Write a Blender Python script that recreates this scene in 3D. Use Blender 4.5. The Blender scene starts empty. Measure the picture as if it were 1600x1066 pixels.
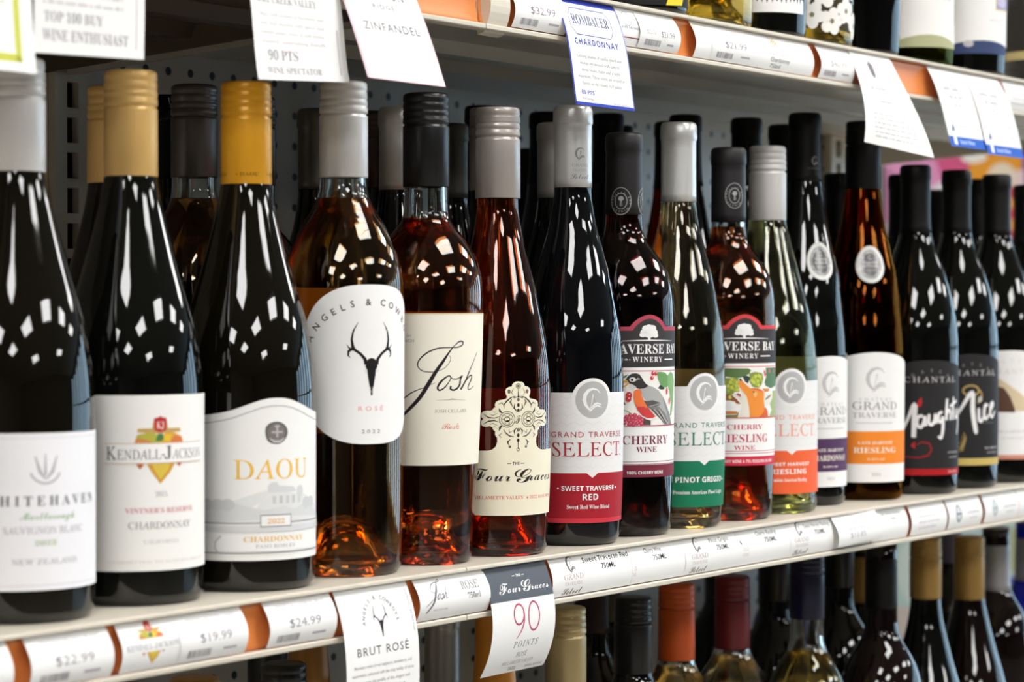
import bpy, bmesh, math, random
from mathutils import Vector, Matrix
from mathutils.geometry import tessellate_polygon

random.seed(7)
scene = bpy.context.scene
COL = scene.collection
R = math.radians
# All lengths below are millimetres: x runs along the shelf, y goes from the aisle to the back panel,
# z is the height above the middle shelf, which stands 1.2 m above the shop floor.
Z0 = 1200.0
def P(x, y, z): return Vector((x * .001, y * .001, (z + Z0) * .001))

# ------------------------------------------------------------------ camera
cd = bpy.data.cameras.new('camera'); cam = bpy.data.objects.new('camera', cd); COL.objects.link(cam)
cd.sensor_width = 36.0; cd.lens = 85.5
cam.location = P(0, -912, 164.5)
cam.rotation_euler = (R(90 - .754), 0, R(35 - 90))
cd.dof.use_dof = True; cd.dof.focus_distance = 1.66; cd.dof.aperture_fstop = 9.5
cd.clip_start = .05
scene.camera = cam

# ------------------------------------------------------------------ world, colour management
w = bpy.data.worlds.new('world'); scene.world = w; w.use_nodes = True
w.node_tree.nodes['Background'].inputs[0].default_value = (.75, .87, 1, 1)
w.node_tree.nodes['Background'].inputs[1].default_value = .25
vs = scene.view_settings
vs.view_transform = 'Standard'; vs.look = 'None'; vs.gamma = 1; vs.use_curve_mapping = False
vs.exposure = -0.05
LAMP = 16.5      # radiance of the ceiling lamps
DAY = 5.0        # radiance of the shop windows
try:
    scene.cycles.max_bounces = 24; scene.cycles.transmission_bounces = 20; scene.cycles.glossy_bounces = 6
    scene.cycles.diffuse_bounces = 5; scene.cycles.transparent_max_bounces = 8
    scene.cycles.use_denoising = True; scene.cycles.sample_clamp_indirect = 6
    scene.cycles.blur_glossy = .5
except Exception:
    pass

# ------------------------------------------------------------------ materials
MATS = {}
def lin(c):
    if isinstance(c, str):
        v = [int(c[i:i + 2], 16) / 255 for i in (0, 2, 4)]
        return tuple(x / 12.92 if x <= .04045 else ((x + .055) / 1.055) ** 2.4 for x in v)
    return c
def mat(name, col, rough=.6, metal=0., spec=.5, noise=0., nscale=40, bump=0., coat=0., trans=0., ior=1.5):
    if name in MATS: return MATS[name]
    m = bpy.data.materials.new(name); m.use_nodes = True; nt = m.node_tree
    b = nt.nodes['Principled BSDF']; c = lin(col)
    b.inputs['Base Color'].default_value = (*c, 1); b.inputs['Roughness'].default_value = rough
    b.inputs['Metallic'].default_value = metal; b.inputs['Specular IOR Level'].default_value = spec
    b.inputs['IOR'].default_value = ior; b.inputs['Coat Weight'].default_value = coat
    b.inputs['Transmission Weight'].default_value = trans
    if noise or bump:
        tc = nt.nodes.new('ShaderNodeTexCoord'); n = nt.nodes.new('ShaderNodeTexNoise')
        n.inputs['Scale'].default_value = nscale; n.inputs['Detail'].default_value = 4
        nt.links.new(tc.outputs['Object'], n.inputs['Vector'])
        if noise:
            mx = nt.nodes.new('ShaderNodeMix'); mx.data_type = 'RGBA'
            mx.inputs['A'].default_value = (*[x * (1 - noise) for x in c], 1)
            mx.inputs['B'].default_value = (*[min(1, x * (1 + noise)) for x in c], 1)
            nt.links.new(n.outputs['Fac'], mx.inputs['Factor']); nt.links.new(mx.outputs['Result'], b.inputs['Base Color'])
        if bump:
            bp = nt.nodes.new('ShaderNodeBump'); bp.inputs['Strength'].default_value = bump; bp.inputs['Distance'].default_value = .001
            nt.links.new(n.outputs['Fac'], bp.inputs['Height']); nt.links.new(bp.outputs['Normal'], b.inputs['Normal'])
    MATS[name] = m; return m
def clear(name, col, ior):
    if name in MATS: return MATS[name]
    m = bpy.data.materials.new(name); m.use_nodes = True; nt = m.node_tree
    nt.nodes.remove(nt.nodes['Principled BSDF'])
    g = nt.nodes.new('ShaderNodeBsdfGlass'); g.inputs['Color'].default_value = (*col, 1)
    g.inputs['IOR'].default_value = ior; g.inputs['Roughness'].default_value = 0
    nt.links.new(g.outputs[0], nt.nodes['Material Output'].inputs['Surface'])
    MATS[name] = m; return m
def glow(name, col, s):
    if name in MATS: return MATS[name]
    m = bpy.data.materials.new(name); m.use_nodes = True; nt = m.node_tree
    nt.nodes.remove(nt.nodes['Principled BSDF'])
    e = nt.nodes.new('ShaderNodeEmission'); e.inputs[0].default_value = (*col, 1); e.inputs[1].default_value = s
    nt.links.new(e.outputs[0], nt.nodes['Material Output'].inputs['Surface'])
    MATS[name] = m; return m
def ink(hexcol): return mat('print ' + hexcol, hexcol, .6, spec=.2)
def foil(hexcol): return mat('foil ' + hexcol, hexcol, .28, metal=.85)
PAPER = mat('white paper', 'f4f3f1', .6, spec=.2, noise=.015, nscale=60)
WHITE = ink('f6f5f3')

# ------------------------------------------------------------------ mesh helpers (millimetres in, metres out)
class MB:
    def __init__(s): s.v, s.f, s.mi, s.sm, s.mats = [], [], [], [], []
    def slot(s, m):
        if m not in s.mats: s.mats.append(m)
        return s.mats.index(m)
    def add(s, vs_, fs, m, smooth=True):
        o = len(s.v); k = s.slot(m)
        s.v += [tuple(a) for a in vs_]
        for f in fs: s.f.append([i + o for i in f]); s.mi.append(k); s.sm.append(smooth)
    def box(s, a, b, m, smooth=False):
        x0, y0, z0 = a; x1, y1, z1 = b
        vv = [(x, y, z) for x in (x0, x1) for y in (y0, y1) for z in (z0, z1)]
        s.add(vv, [(0, 1, 3, 2), (4, 6, 7, 5), (0, 4, 5, 1), (2, 3, 7, 6), (0, 2, 6, 4), (1, 5, 7, 3)], m, smooth)
    def lathe(s, prof, m, seg=72, mod=None):
        vv, ff, rings = [], [], []
        for z, r in prof:
            if r < 1e-4:
                rings.append([len(vv)]); vv.append((0, 0, z))
            else:
                rr = []
                for k in range(seg):
                    a = 2 * math.pi * k / seg; q = r + (mod(k, z) if mod else 0)
                    rr.append(len(vv)); vv.append((q * math.cos(a), q * math.sin(a), z))
                rings.append(rr)
        for A, B in zip(rings, rings[1:]):
            for k in range(seg):
                k2 = (k + 1) % seg
                if len(A) == 1 and len(B) == 1: continue
                if len(A) == 1: ff.append((A[0], B[k2], B[k]))
                elif len(B) == 1: ff.append((A[k], A[k2], B[0]))
                else: ff.append((A[k], A[k2], B[k2], B[k]))
        s.add(vv, ff, m)
    def extrude(s, prof, x0, x1, m, n=1, smooth=False, closed=True):
        """a profile in (y, z) drawn along x"""
        vv, ff, k = [], [], len(prof)
        for i in range(n + 1):
            x = x0 + (x1 - x0) * i / n
            vv += [(x, y, z) for y, z in prof]
        for i in range(n):
            for j in range(k if closed else k - 1):
                j2 = (j + 1) % k
                ff.append((i * k + j, (i + 1) * k + j, (i + 1) * k + j2, i * k + j2))
        s.add(vv, ff, m, smooth)
        if closed:
            tri = tessellate_polygon([[Vector((y, z, 0)) for y, z in prof]])
            for base in (0, n * k):
                s.add([vv[base + j] for j in range(k)], [tuple(t) for t in tri], m, False)
    def build(s, name, parent=None, loc=(0, 0, 0), rotz=0, sharp=None):
        me = bpy.data.meshes.new(name)
        me.from_pydata([(x * .001, y * .001, z * .001) for x, y, z in s.v], [], s.f)
        for m in s.mats: me.materials.append(m)
        me.polygons.foreach_set('material_index', s.mi); me.polygons.foreach_set('use_smooth', s.sm)
        if sharp is not None:
            bm = bmesh.new(); bm.from_mesh(me); bmesh.ops.recalc_face_normals(bm, faces=bm.faces); bm.to_mesh(me); bm.free()
            me.set_sharp_from_angle(angle=R(sharp))
        me.update()
        o = bpy.data.objects.new(name, me); COL.objects.link(o)
        if parent: o.parent = parent
        o.location = loc; o.rotation_euler = (0, 0, rotz)
        return o
def tag(o, label=None, cat=None, group=None, kind=None):
    if label: o['label'] = label
    if cat: o['category'] = cat
    if group: o['group'] = group
    if kind: o['kind'] = kind
    return o
def thing(name, label, cat, loc, rotz=0, group=None):
    o = bpy.data.objects.new(name, None); COL.objects.link(o)
    o.empty_display_size = .02; o.location = loc; o.rotation_euler = (0, 0, rotz)
    return tag(o, label, cat, group)
def copy_tree(o, parent=None):
    c = o.copy(); COL.objects.link(c); c.parent = parent
    for ch in list(o.children): copy_tree(ch, c)
    return c

def pchip(pts, n=5):
    """smooth monotone curve through (z, r) points"""
    z = [p[0] for p in pts]; r = [p[1] for p in pts]; k = len(pts)
    h = [z[i + 1] - z[i] for i in range(k - 1)]; d = [(r[i + 1] - r[i]) / h[i] for i in range(k - 1)]
    m = [d[0]] + [0 if d[i - 1] * d[i] <= 0 else 2 / (1 / d[i - 1] + 1 / d[i]) for i in range(1, k - 1)] + [d[-1]]
    out = []
    for i in range(k - 1):
        for j in range(n):
            t = j / n; a = (1 + 2 * t) * (1 - t) ** 2; b = t * (1 - t) ** 2; c = t * t * (3 - 2 * t); e = t * t * (t - 1)
            out.append((z[i] + t * h[i], a * r[i] + b * h[i] * m[i] + c * r[i + 1] + e * h[i] * m[i + 1]))
    return out + [(z[-1], r[-1])]
def interp(pts, z):
    if z <= pts[0][0]: return pts[0][1]
    for a, b in zip(pts, pts[1:]):
        if z <= b[0]: return a[1] + (b[1] - a[1]) * (z - a[0]) / max(1e-6, b[0] - a[0])
    return pts[-1][1]

# ------------------------------------------------------------------ lettering
def uni(s, base, dig=None, exc={}):
    o = ''
    for ch in s:
        if ch in exc: o += exc[ch]
        elif 'A' <= ch <= 'Z': o += chr(base + ord(ch) - 65)
        elif 'a' <= ch <= 'z': o += chr(base + 26 + ord(ch) - 97)
        elif ch.isdigit() and dig: o += chr(dig + int(ch))
        else: o += ch
    return o
FONT = {
    'sans': lambda s: (s, 0, 0), 'light': lambda s: (s, -.012, 0), 'black': lambda s: (uni(s, 0x1D5D4, 0x1D7EC), 0, 0),
    'serif': lambda s: (uni(s, 0x1D434, 0x1D7CE, {'h': '\u210e'}), 0, -.27), 'bold': lambda s: (uni(s, 0x1D400, 0x1D7CE), 0, 0),
    'italic': lambda s: (uni(s, 0x1D434, None, {'h': '\u210e'}), 0, 0), 'script': lambda s: (uni(s, 0x1D4D0), 0, 0),
    'medium': lambda s: (s, .012, 0), 'fine': lambda s: (uni(s, 0x1D400, 0x1D7CE), -.004, 0), 'brush': lambda s: (uni(s, 0x1D4D0), .012, 0),
}
TCACHE = {}
def text_tris(s, font, space=1.0):
    key = (s, font, space)
    if key in TCACHE: return TCACHE[key]
    body, off, shear = FONT[font](s)
    cu = bpy.data.curves.new('lettering', 'FONT'); cu.body = body; cu.offset = off; cu.resolution_u = 2; cu.space_character = space
    ob = bpy.data.objects.new('lettering', cu); me = bpy.data.meshes.new_from_object(ob)
    vv = [(v.co.x + shear * v.co.y, v.co.y) for v in me.vertices]; ff = [tuple(p.vertices) for p in me.polygons]
    bpy.data.objects.remove(ob); bpy.data.curves.remove(cu); bpy.data.meshes.remove(me)
    TCACHE[key] = (vv, ff); return vv, ff

class Sheet:
    """a sheet of paper laid on a surface: fmap(u, v, lift) gives the point; u across, v up, lift away from the surface"""
    def __init__(s, fmap, du=2.5, dv=None): s.f, s.du, s.dv, s.b = fmap, du, dv, MB()
    def _emit(s, vv, ff, m, layer):
        """cut flat shapes into narrow strips so that they follow the curve"""
        if not vv: return
        us = [a[0] for a in vv]; vsx = [a[1] for a in vv]
        bm = bmesh.new(); bv = [bm.verts.new((a[0], a[1], 0)) for a in vv]
        for f in ff:
            try: bm.faces.new([bv[i] for i in f])
            except ValueError: pass
        for axis, step, lo, hi in ((0, s.du, min(us), max(us)), (1, s.dv, min(vsx), max(vsx))):
            if not step: continue
            k = math.floor(lo / step) + 1
            while k * step < hi:
                co = [0, 0, 0]; co[axis] = k * step; no = [0, 0, 0]; no[axis] = 1
                bmesh.ops.bisect_plane(bm, geom=bm.verts[:] + bm.edges[:] + bm.faces[:], plane_co=co, plane_no=no, dist=1e-5)
                k += 1
        bm.verts.index_update(); lift = .06 + .06 * layer
        pts = [s.f(v.co.x, v.co.y, lift) for v in bm.verts]; fc = []
        for f in bm.faces:
            ids = [v.index for v in f.verts]
            if f.normal.z < 0: ids.reverse()
            fc.append(ids)
        s.b.add(pts, fc, m, True); bm.free()
    def poly(s, pts, m, layer=0):
        tri = tessellate_polygon([[Vector((p[0], p[1], 0)) for p in pts]])
        s._emit(pts, [tuple(t) for t in tri], m, layer)
    def rect(s, u0, v0, u1, v1, m, layer=0): s._emit([(u0, v0), (u1, v0), (u1, v1), (u0, v1)], [(0, 1, 2, 3)], m, layer)
    def ell(s, u, v, a, b, m, layer=1, n=40): s.poly([(u + a * math.cos(2 * math.pi * k / n), v + b * math.sin(2 * math.pi * k / n)) for k in range(n)], m, layer)
    def line(s, pts, wd, m, layer=1, closed=False):
        """a stroke; wd is one width or a width for every point"""
        n = len(pts); ws = wd if isinstance(wd, (list, tuple)) else [wd] * n
        L, Rr = [], []
        for i, (x, y) in enumerate(pts):
            a = pts[i - 1] if (i or closed) else pts[i]; b = pts[(i + 1) % n] if (i < n - 1 or closed) else pts[i]
            dx, dy = b[0] - a[0], b[1] - a[1]; d = math.hypot(dx, dy) or 1; q = ws[i] / 2
            L.append((x - dy / d * q, y + dx / d * q)); Rr.append((x + dy / d * q, y - dx / d * q))
        vv = L + Rr; ff = []
        for i in range(n if closed else n - 1):
            j = (i + 1) % n; ff.append((n + i, n + j, j, i))
        s._emit(vv, ff, m, layer)
    def ring(s, u, v, a, b, wd, m, layer=1, a0=0, a1=360, n=40):
        full = a1 - a0 >= 360
        pts = [(u + a * math.cos(R(a0 + (a1 - a0) * k / (n if full else n - 1))), v + b * math.sin(R(a0 + (a1 - a0) * k / (n if full else n - 1)))) for k in range(n)]
        s.line(pts, wd, m, layer, full)
    def text(s, t, u, v, h, m, font='sans', width=None, layer=1, align='c', space=1.0, rot=0.0):
        """h is the height of a capital letter; width squeezes or stretches the line"""
        vv, ff = text_tris(t, font, space)
        if not vv: return
        x0 = min(p[0] for p in vv); x1 = max(p[0] for p in vv); k = h / .7
        kx = width / (x1 - x0) if width else k
        ox = {'c': (x0 + x1) / 2, 'l': x0, 'r': x1}[align]; c, sn = math.cos(R(rot)), math.sin(R(rot))
        pts = []
        for px, py in vv:
            a, b = (px - ox) * kx, py * k; pts.append((u + a * c - b * sn, v + a * sn + b * c))
        s._emit(pts, ff, m, layer)
    def arc_text(s, t, u, v, rad, h, m, a0, a1, font='sans', layer=1, inside=False):
        """letters set one by one along an arc from angle a0 to a1 (degrees, 90 is the top)"""
        for i, ch in enumerate(t):
            if ch == ' ': continue
            a = a0 + (a1 - a0) * (i / max(1, len(t) - 1))
            s.text(ch, u + rad * math.cos(R(a)), v + rad * math.sin(R(a)), h, m, font, layer=layer, rot=a + 90 if inside else a - 90)
    def bars(s, u0, v0, u1, v1, m, layer=1, n=26):
        rnd = random.Random(int(u0 * 10)); u = u0; step = (u1 - u0) / n
        while u < u1 - step:
            wdt = step * rnd.choice((.4, .4, .8, 1.2)); s.rect(u, v0, min(u + wdt, u1), v1, m, layer); u += wdt + step * rnd.choice((.4, .6, .9))
    def scribble(s, u0, u1, v, h, m, layer=1, seed=0):
        """a line of print too small to read: short strokes in word groups"""
        rnd = random.Random(seed); u = u0
        while u < u1 - .8:
            n = rnd.randint(2, 7)
            for _ in range(n):
                if u > u1 - .5: break
                hh = h * rnd.choice((.7, .7, 1)); s.rect(u, v, u + h * .34, v + hh, m, layer); u += h * .62
            u += h * .6
    def build(s, name, parent=None, loc=(0, 0, 0), rotz=0): return s.b.build(name, parent, loc, rotz)

# a mark used on several labels: a tall letter C around a sail over two waves
def sail_mark(sh, u, v, k, m, layer=3):
    sh.line([(u + k * x, v + k * y) for x, y in ((.75, .62), (.45, .95), (0, 1.05), (-.45, .9), (-.78, .45), (-.85, 0), (-.72, -.45), (-.4, -.85), (-.1, -.98))],
            [k * q for q in (.05, .12, .2, .3, .36, .36, .3, .2, .08)], m, layer)
    sh.line([(u + k * x, v + k * y) for x, y in ((-.22, -.75), (.02, .55), (.22, -.35))], [k * .05, k * .1, k * .05], m, layer)
    for q in (0, -.22):
        sh.line([(u + k * x, v + k * (y + q)) for x, y in ((-.45, -.95), (-.15, -.72), (.15, -.42), (.45, -.3), (.7, -.38), (.92, -.5))],
                [k * z for z in (.03, .1, .16, .16, .12, .03)], m, layer)

def skull_mark(sh, u, v, k, m, layer=2):
    """deer skull with antlers; k is the half height"""
    sh.poly([(u + k * x, v + k * y) for x, y in ((-.2, .2), (-.12, .3), (0, .33), (.12, .3), (.2, .2), (.24, .02), (.17, -.12), (.15, -.3), (.07, -.75), (.05, -.95), (0, -1), (-.05, -.95), (-.07, -.75), (-.15, -.3), (-.17, -.12), (-.24, .02))], m, layer)
    for q in (-1, 1):
        sh.line([(u + q * k * x, v + k * y) for x, y in ((.2, .1), (.26, .3), (.42, .48), (.62, .62), (.7, .72), (.74, 1.0), (.68, 1.3), (.5, 1.62))], [k * z for z in (.16, .12, .1, .1, .12, .08, .06, .01)], m, layer)
        sh.line([(u + q * k * x, v + k * y) for x, y in ((.62, .62), (.82, .68), (.92, .82))], [k * .1, k * .06, k * .01], m, layer)
        sh.line([(u + q * k * x, v + k * y) for x, y in ((.7, .66), (.85, .58), (.86, .42), (.78, .34))], [k * .1, k * .09, k * .06, k * .01], m, layer)

# ------------------------------------------------------------------ the shop: floor, ceiling, walls, windows, ceiling lamps
def struct(name, b, **k): return tag(b.build(name, None, (0, 0, Z0 * .001), **k), kind='structure')
X0, X1, Y0, Y1, ZF, ZC = -5500, 9000, -8000, 3600, -1200, 1600
b = MB(); b.box((X0, Y0, ZF - 60), (X1, Y1, ZF), mat('floor vinyl', '8d877d', .35, noise=.12, nscale=3)); struct('floor', b)
b = MB(); b.box((X0, Y0, ZC), (X1, Y1, ZC + 60), mat('ceiling tile', '86847f', .9, noise=.05, nscale=2)); struct('ceiling', b)
wm = mat('wall paint', '6a655d', .8)
b = MB(); b.box((X0 - 60, Y0, ZF), (X0, Y1, ZC), wm); struct('wall_left', b)
b = MB(); b.box((X0, Y0 - 60, ZF), (X1, Y0, ZC), mat('aisle wall', '3c3833', .8, noise=.4, nscale=4)); struct('wall_front', b)
b = MB(); b.box((X0, Y1, ZF), (X1, Y1 + 60, ZC), wm); struct('wall_rear', b)
b = MB(); b.box((X1, Y0, ZF), (X1 + 60, Y1, ZF + 350), wm); b.box((X1, Y0, ZC - 250), (X1 + 60, Y1, ZC), wm)
b.box((X1, 300, ZF + 350), (X1 + 60, Y1, ZC - 250), wm); b.box((X1, Y0, ZF + 350), (X1 + 60, -7600, ZC - 250), wm); struct('wall_right', b)
day = glow('daylit shop window', (.55, .8, 1.0), DAY)
frm = mat('window frame', '2e2f31', .4)
ws = [(-7600, -6800), (-6200, -5400), (-4900, -4100), (-3600, -2800), (-2200, -1500), (-900, 300)]
for i, (a, c) in enumerate(ws):
    b = MB(); b.box((X1 + 20, a, ZF + 350), (X1 + 30, c, ZC - 250), day)
    for q in (a, c - 40): b.box((X1 - 10, q, ZF + 350), (X1 + 50, q + 40, ZC - 250), frm)
    b.box((X1 - 10, a, ZF + 1250), (X1 + 50, c, ZF + 1300), frm)
    struct('window_%d' % (i + 1), b)
for i in range(len(ws) - 1):
    b = MB(); b.box((X1, ws[i][1], ZF + 350), (X1 + 60, ws[i + 1][0], ZC - 250), frm); struct('trim_%d' % (i + 1), b)

lampm = glow('ceiling lamp tube', (1.0, .99, .975), LAMP)
lframe = mat('lamp housing', 'e8e8e6', .5)
def ceiling_light(x, y, first=[]):
    if first:
        o = copy_tree(first[0]); o.location = P(x, y, ZC - 30)
    else:
        o = thing('ceiling_light', 'recessed ceiling lamp with three fluorescent tubes above the aisle', 'ceiling lamp', P(x, y, ZC - 30), 0, 'ceiling lamps above the aisle')
        f = MB(); f.box((-475, -400, 10), (475, 400, 24), lframe)
        for q in (-400, 380): f.box((-475, q, -8), (475, q + 20, 10), lframe)
        for q in (-475, 455): f.box((q, -380, -8), (q + 20, 380, 10), lframe)
        f.build('lamp_housing', o)
        for q in (-232, 0, 232):
            t = MB(); t.extrude([(q + 110 * math.cos(R(a)), 4 + 12 * math.sin(R(a))) for a in range(180, 361, 30)] + [(q + 110, 8), (q - 110, 8)], -450, 450, lampm, 1)
            t.build('lamp_tube', o)
        first.append(o)
for x, y in ((-2700, -1020), (-580, -1020), (1540, -1020), (3660, -1020), (5780, -1020), (-2700, -2900), (-580, -2900), (1540, -2900), (3660, -2900), (5780, -2900), (-580, -5400), (3660, -5400), (3660, 1700), (5780, 1700)): ceiling_light(x, y)

# ------------------------------------------------------------------ gondola: pegboard panel, uprights, shelves with price channels
CREAM = mat('cream painted steel', 'd9d0bf', .42, noise=.02, nscale=30)
GREYST = mat('underside steel', 'cbc5b9', .28, noise=.05, nscale=12, metal=.0)
ORANGE = mat('orange channel backing', 'e58a48', .4)
def pegboard():
    m = bpy.data.materials.new('pegboard'); m.use_nodes = True; nt = m.node_tree; bs = nt.nodes['Principled BSDF']; bs.inputs['Roughness'].default_value = .3
    tc = nt.nodes.new('ShaderNodeTexCoord'); sp = nt.nodes.new('ShaderNodeSeparateXYZ'); nt.links.new(tc.outputs['Object'], sp.inputs[0])
    def mth(op, a, c=None):
        n = nt.nodes.new('ShaderNodeMath'); n.operation = op
        for i, q in enumerate((a, c)):
            if q is None: continue
            if isinstance(q, (int, float)): n.inputs[i].default_value = q
            else: nt.links.new(q, n.inputs[i])
        return n.outputs[0]
    d2 = None
    for ax, off in (('X', 1.380), ('Z', .3505)):
        t = mth('SUBTRACT', mth('FRACT', mth('ADD', mth('DIVIDE', mth('SUBTRACT', sp.outputs[ax], off), .0254), 100.5)), .5)
        t = mth('MULTIPLY', t, t); d2 = t if d2 is None else mth('ADD', d2, t)
    hole = mth('LESS_THAN', d2, (3.4 / 25.4) ** 2)
    mx = nt.nodes.new('ShaderNodeMix'); mx.data_type = 'RGBA'; nt.links.new(hole, mx.inputs['Factor'])
    mx.inputs['A'].default_value = (*lin('dcd5ca'), 1); mx.inputs['B'].default_value = (*lin('1d1916'), 1)
    nt.links.new(mx.outputs['Result'], bs.inputs['Base Color']); return m
XE = 2640
b = MB(); b.box((-1600, 400, ZF), (XE, 412, 1000), pegboard()); struct('wall_back', b)
def upright(x, label):
    b = MB(); m = CREAM; wid, pitch, hs = 36, 26.0, 19
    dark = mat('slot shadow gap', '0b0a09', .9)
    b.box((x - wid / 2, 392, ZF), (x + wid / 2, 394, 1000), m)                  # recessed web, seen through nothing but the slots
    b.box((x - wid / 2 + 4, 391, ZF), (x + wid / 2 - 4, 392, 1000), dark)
    b.box((x - wid / 2, 384, ZF), (x - 6, 391, 1000), m); b.box((x + 6, 384, ZF), (x + wid / 2, 391, 1000), m)
    k = 0
    while -500 + k * pitch < 480:
        z = -500 + k * pitch; b.box((x - 6, 384, z), (x + 6, 391, z + pitch - hs), m); k += 1
    o = b.build('slotted_upright', None, (0, 0, Z0 * .001)); return tag(o, label, 'upright post')
upright(1286, 'cream slotted steel upright standing left of the gold-capped bottles')
upright(2505, 'slotted steel upright at the far end of the pegboard panel')

UNDER_SHADE = mat('shade-toned underside steel', '62564a', .35, noise=.06, nscale=12)  # shade under the left bay and on its brackets, put into the steel colour
def shelf(z, x0, x1, label, end_cap=False, ug=GREYST):
    t = thing('gondola_shelf', label, 'shelf', P(x0, 0, z)); L = x1 - x0
    b = MB(); b.extrude([(7.5, 0), (398, 0), (398, -4), (372, -4), (372, -15), (8, -15), (7.5, -15)], 0.8, L - .8, CREAM, 1)
    for y in (168, 248):
        b.extrude([(y - 14, -14.5), (y - 8, -25), (y + 8, -25), (y + 14, -14.5)], 5, L - 5, ug, 1)
    b.box((2, 8, -15.6), (L - 2, 371, -15.05), ug); b.box((2, 373, -14), (L - 2, 397, -4.1), ug)
    b.build('board', t)
    for x in (12, L - 12):
        c = MB(); c.extrude([(20, -15.7), (20, -18), (390, -42), (397, -42), (397, -15.7)], x - 1.5, x + 1.5, ug, 1); c.build('bracket', t)
    c = MB()
    c.extrude([(7.5, 0), (-1.6, 0), (-2.4, -.8), (-2.4, -2.2), (-1.8, -2.6), (5.5, -2.8), (5.5, -30.6), (-1.2, -30.2), (-2.2, -30.4), (-2.6, -31), (-2.4, -33.2), (-1.6, -33.8), (7.5, -33.8)], .6, L - .6, CREAM, 1)
    ch = c.build('price_channel', t)
    k = MB(); n = 10; arc = [(4.9 - 3.6 * (1 - math.sin(math.pi * i / n)) * .6, -3.0 - 27.2 * i / n) for i in range(n + 1)]
    k.extrude(arc + [(5.3, -30.2), (5.3, -3)], 1.2, L - 1.2, ORANGE, 1, smooth=True); k.build('channel_backing', ch)
    if end_cap:
        e = MB(); n = 8
        out = [(4.2 - 7.6 * math.sin(math.pi * (.12 + .8 * i / n)), -1 - 34 * i / n) for i in range(n + 1)]
        e.extrude(out + [(6.5, -36.5), (7.4, -36.5), (7.4, 0)], 4, 26, CREAM, 1); e.build('channel_end_cap', t)
    return t
shelf(0, 30, 1249, 'middle shelf section under the leftmost white and gold bottles')
shelf(0, 1249, XE, 'long middle shelf section carrying the rosé to black-label bottles')
shelf(378, 60, 1270, 'upper shelf section above the leftmost bottles, underside coloured dark as shade', ug=UNDER_SHADE)
shelf(378, 1270, XE, 'upper shelf section with orange price channel over the middle row', True)
shelf(-362, 30, 1249, 'lower shelf section below the left end of the middle shelf')
shelf(-362, 1249, XE, 'lower shelf section below the long middle shelf')
b = MB(); b.box((XE - 2, 4, ZF), (XE + 16, 414, -380), CREAM)
tag(b.build('gondola_end_panel', None, (0, 0, Z0 * .001)), 'cream end panel closing the gondola below the lower shelf', 'panel')

# ------------------------------------------------------------------ bottles
PROF = {   # outer side of each bottle shape, (height, radius)
    'burgundy': [(0, 36), (2, 38.8), (6, 40.8), (110, 41), (122, 40.6), (137, 39), (150, 36.9), (163, 34), (186, 27.4), (200, 23.6), (214, 20), (226, 17.2), (238, 15.2), (250, 14.3), (292, 14)],
    'bordeaux': [(0, 31), (2, 34), (7, 36), (60, 37.2), (165, 37.8), (178, 37.5), (190, 36), (198, 34), (206, 31.2), (212, 28.3), (218, 25), (224, 21), (230, 17.7), (236, 15.6), (244, 14.6), (298, 14.2)],
    'tapered': [(0, 26.5), (2, 28.6), (6, 29.8), (157, 36.9), (174, 37.1), (184, 36.2), (191, 34.7), (198, 32.3), (203, 29.9), (209, 26.1), (214, 22.2), (218, 18.8), (222, 16.2), (228, 14.8), (246, 14.3), (297, 14.1)],
    'graces': [(0, 28.5), (2, 31.5), (6, 33.2), (108, 36), (127, 35.3), (148, 32.1), (174, 26.6), (196, 21.2), (218, 16.2), (236, 14), (293, 13.6)],
    'select': [(0, 28), (2, 31), (8, 33.2), (60, 35.2), (110, 35.8), (132, 35.2), (148, 33.8), (158, 32.3), (172, 29.6), (188, 26.3), (206, 21.6), (229, 15.6), (250, 13.1), (296, 12.9)],
    'cherry': [(0, 29), (2, 32), (7, 34.6), (60, 36.2), (156, 36.9), (171, 36.4), (187, 33.4), (198, 28.6), (207, 22.2), (215, 16.4), (222, 14.2), (232, 13.4), (285, 13.1)],
    'harvest': [(0, 36), (2, 39), (8, 40.6), (114, 40.6), (128, 40), (140, 38.7), (161, 34.8), (179, 29.7), (197, 24.8), (218, 19.2), (236, 15.2), (250, 14.3), (290, 14)],
    'flute': [(0, 30), (2, 33), (8, 35.2), (60, 35.8), (123, 36), (139, 35.4), (161, 33), (190, 29.6), (213, 24.6), (240, 18.8), (270, 14.6), (290, 13.3), (321, 12.9)],
    'chantal': [(0, 33), (2, 36), (8, 37.8), (60, 38.6), (131, 38.6), (142, 38), (155, 36.5), (176, 32.2), (196, 26.4), (214, 19.4), (224, 16), (234, 13.9), (246, 13), (286, 12.7)],
}
SMOOTH = {k: pchip(v, 5) for k, v in PROF.items()}
DARK = mat('black green bottle glass', '080907', .025, spec=.62)
DARKW = mat('olive brown bottle glass', '0e0b06', .025, spec=.62)
DARKR = mat('red black bottle glass', '140a0a', .025, spec=.62)
CLEAR = clear('clear bottle glass', (.985, .995, .985), 1.5)
AMBER = clear('amber bottle glass', (.62, .27, .06), 1.5)
OLIVE = clear('green bottle glass', (.42, .46, .2), 1.5)
BLUE = mat('cobalt bottle glass', '0a1fb0', .03, spec=.6)

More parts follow.
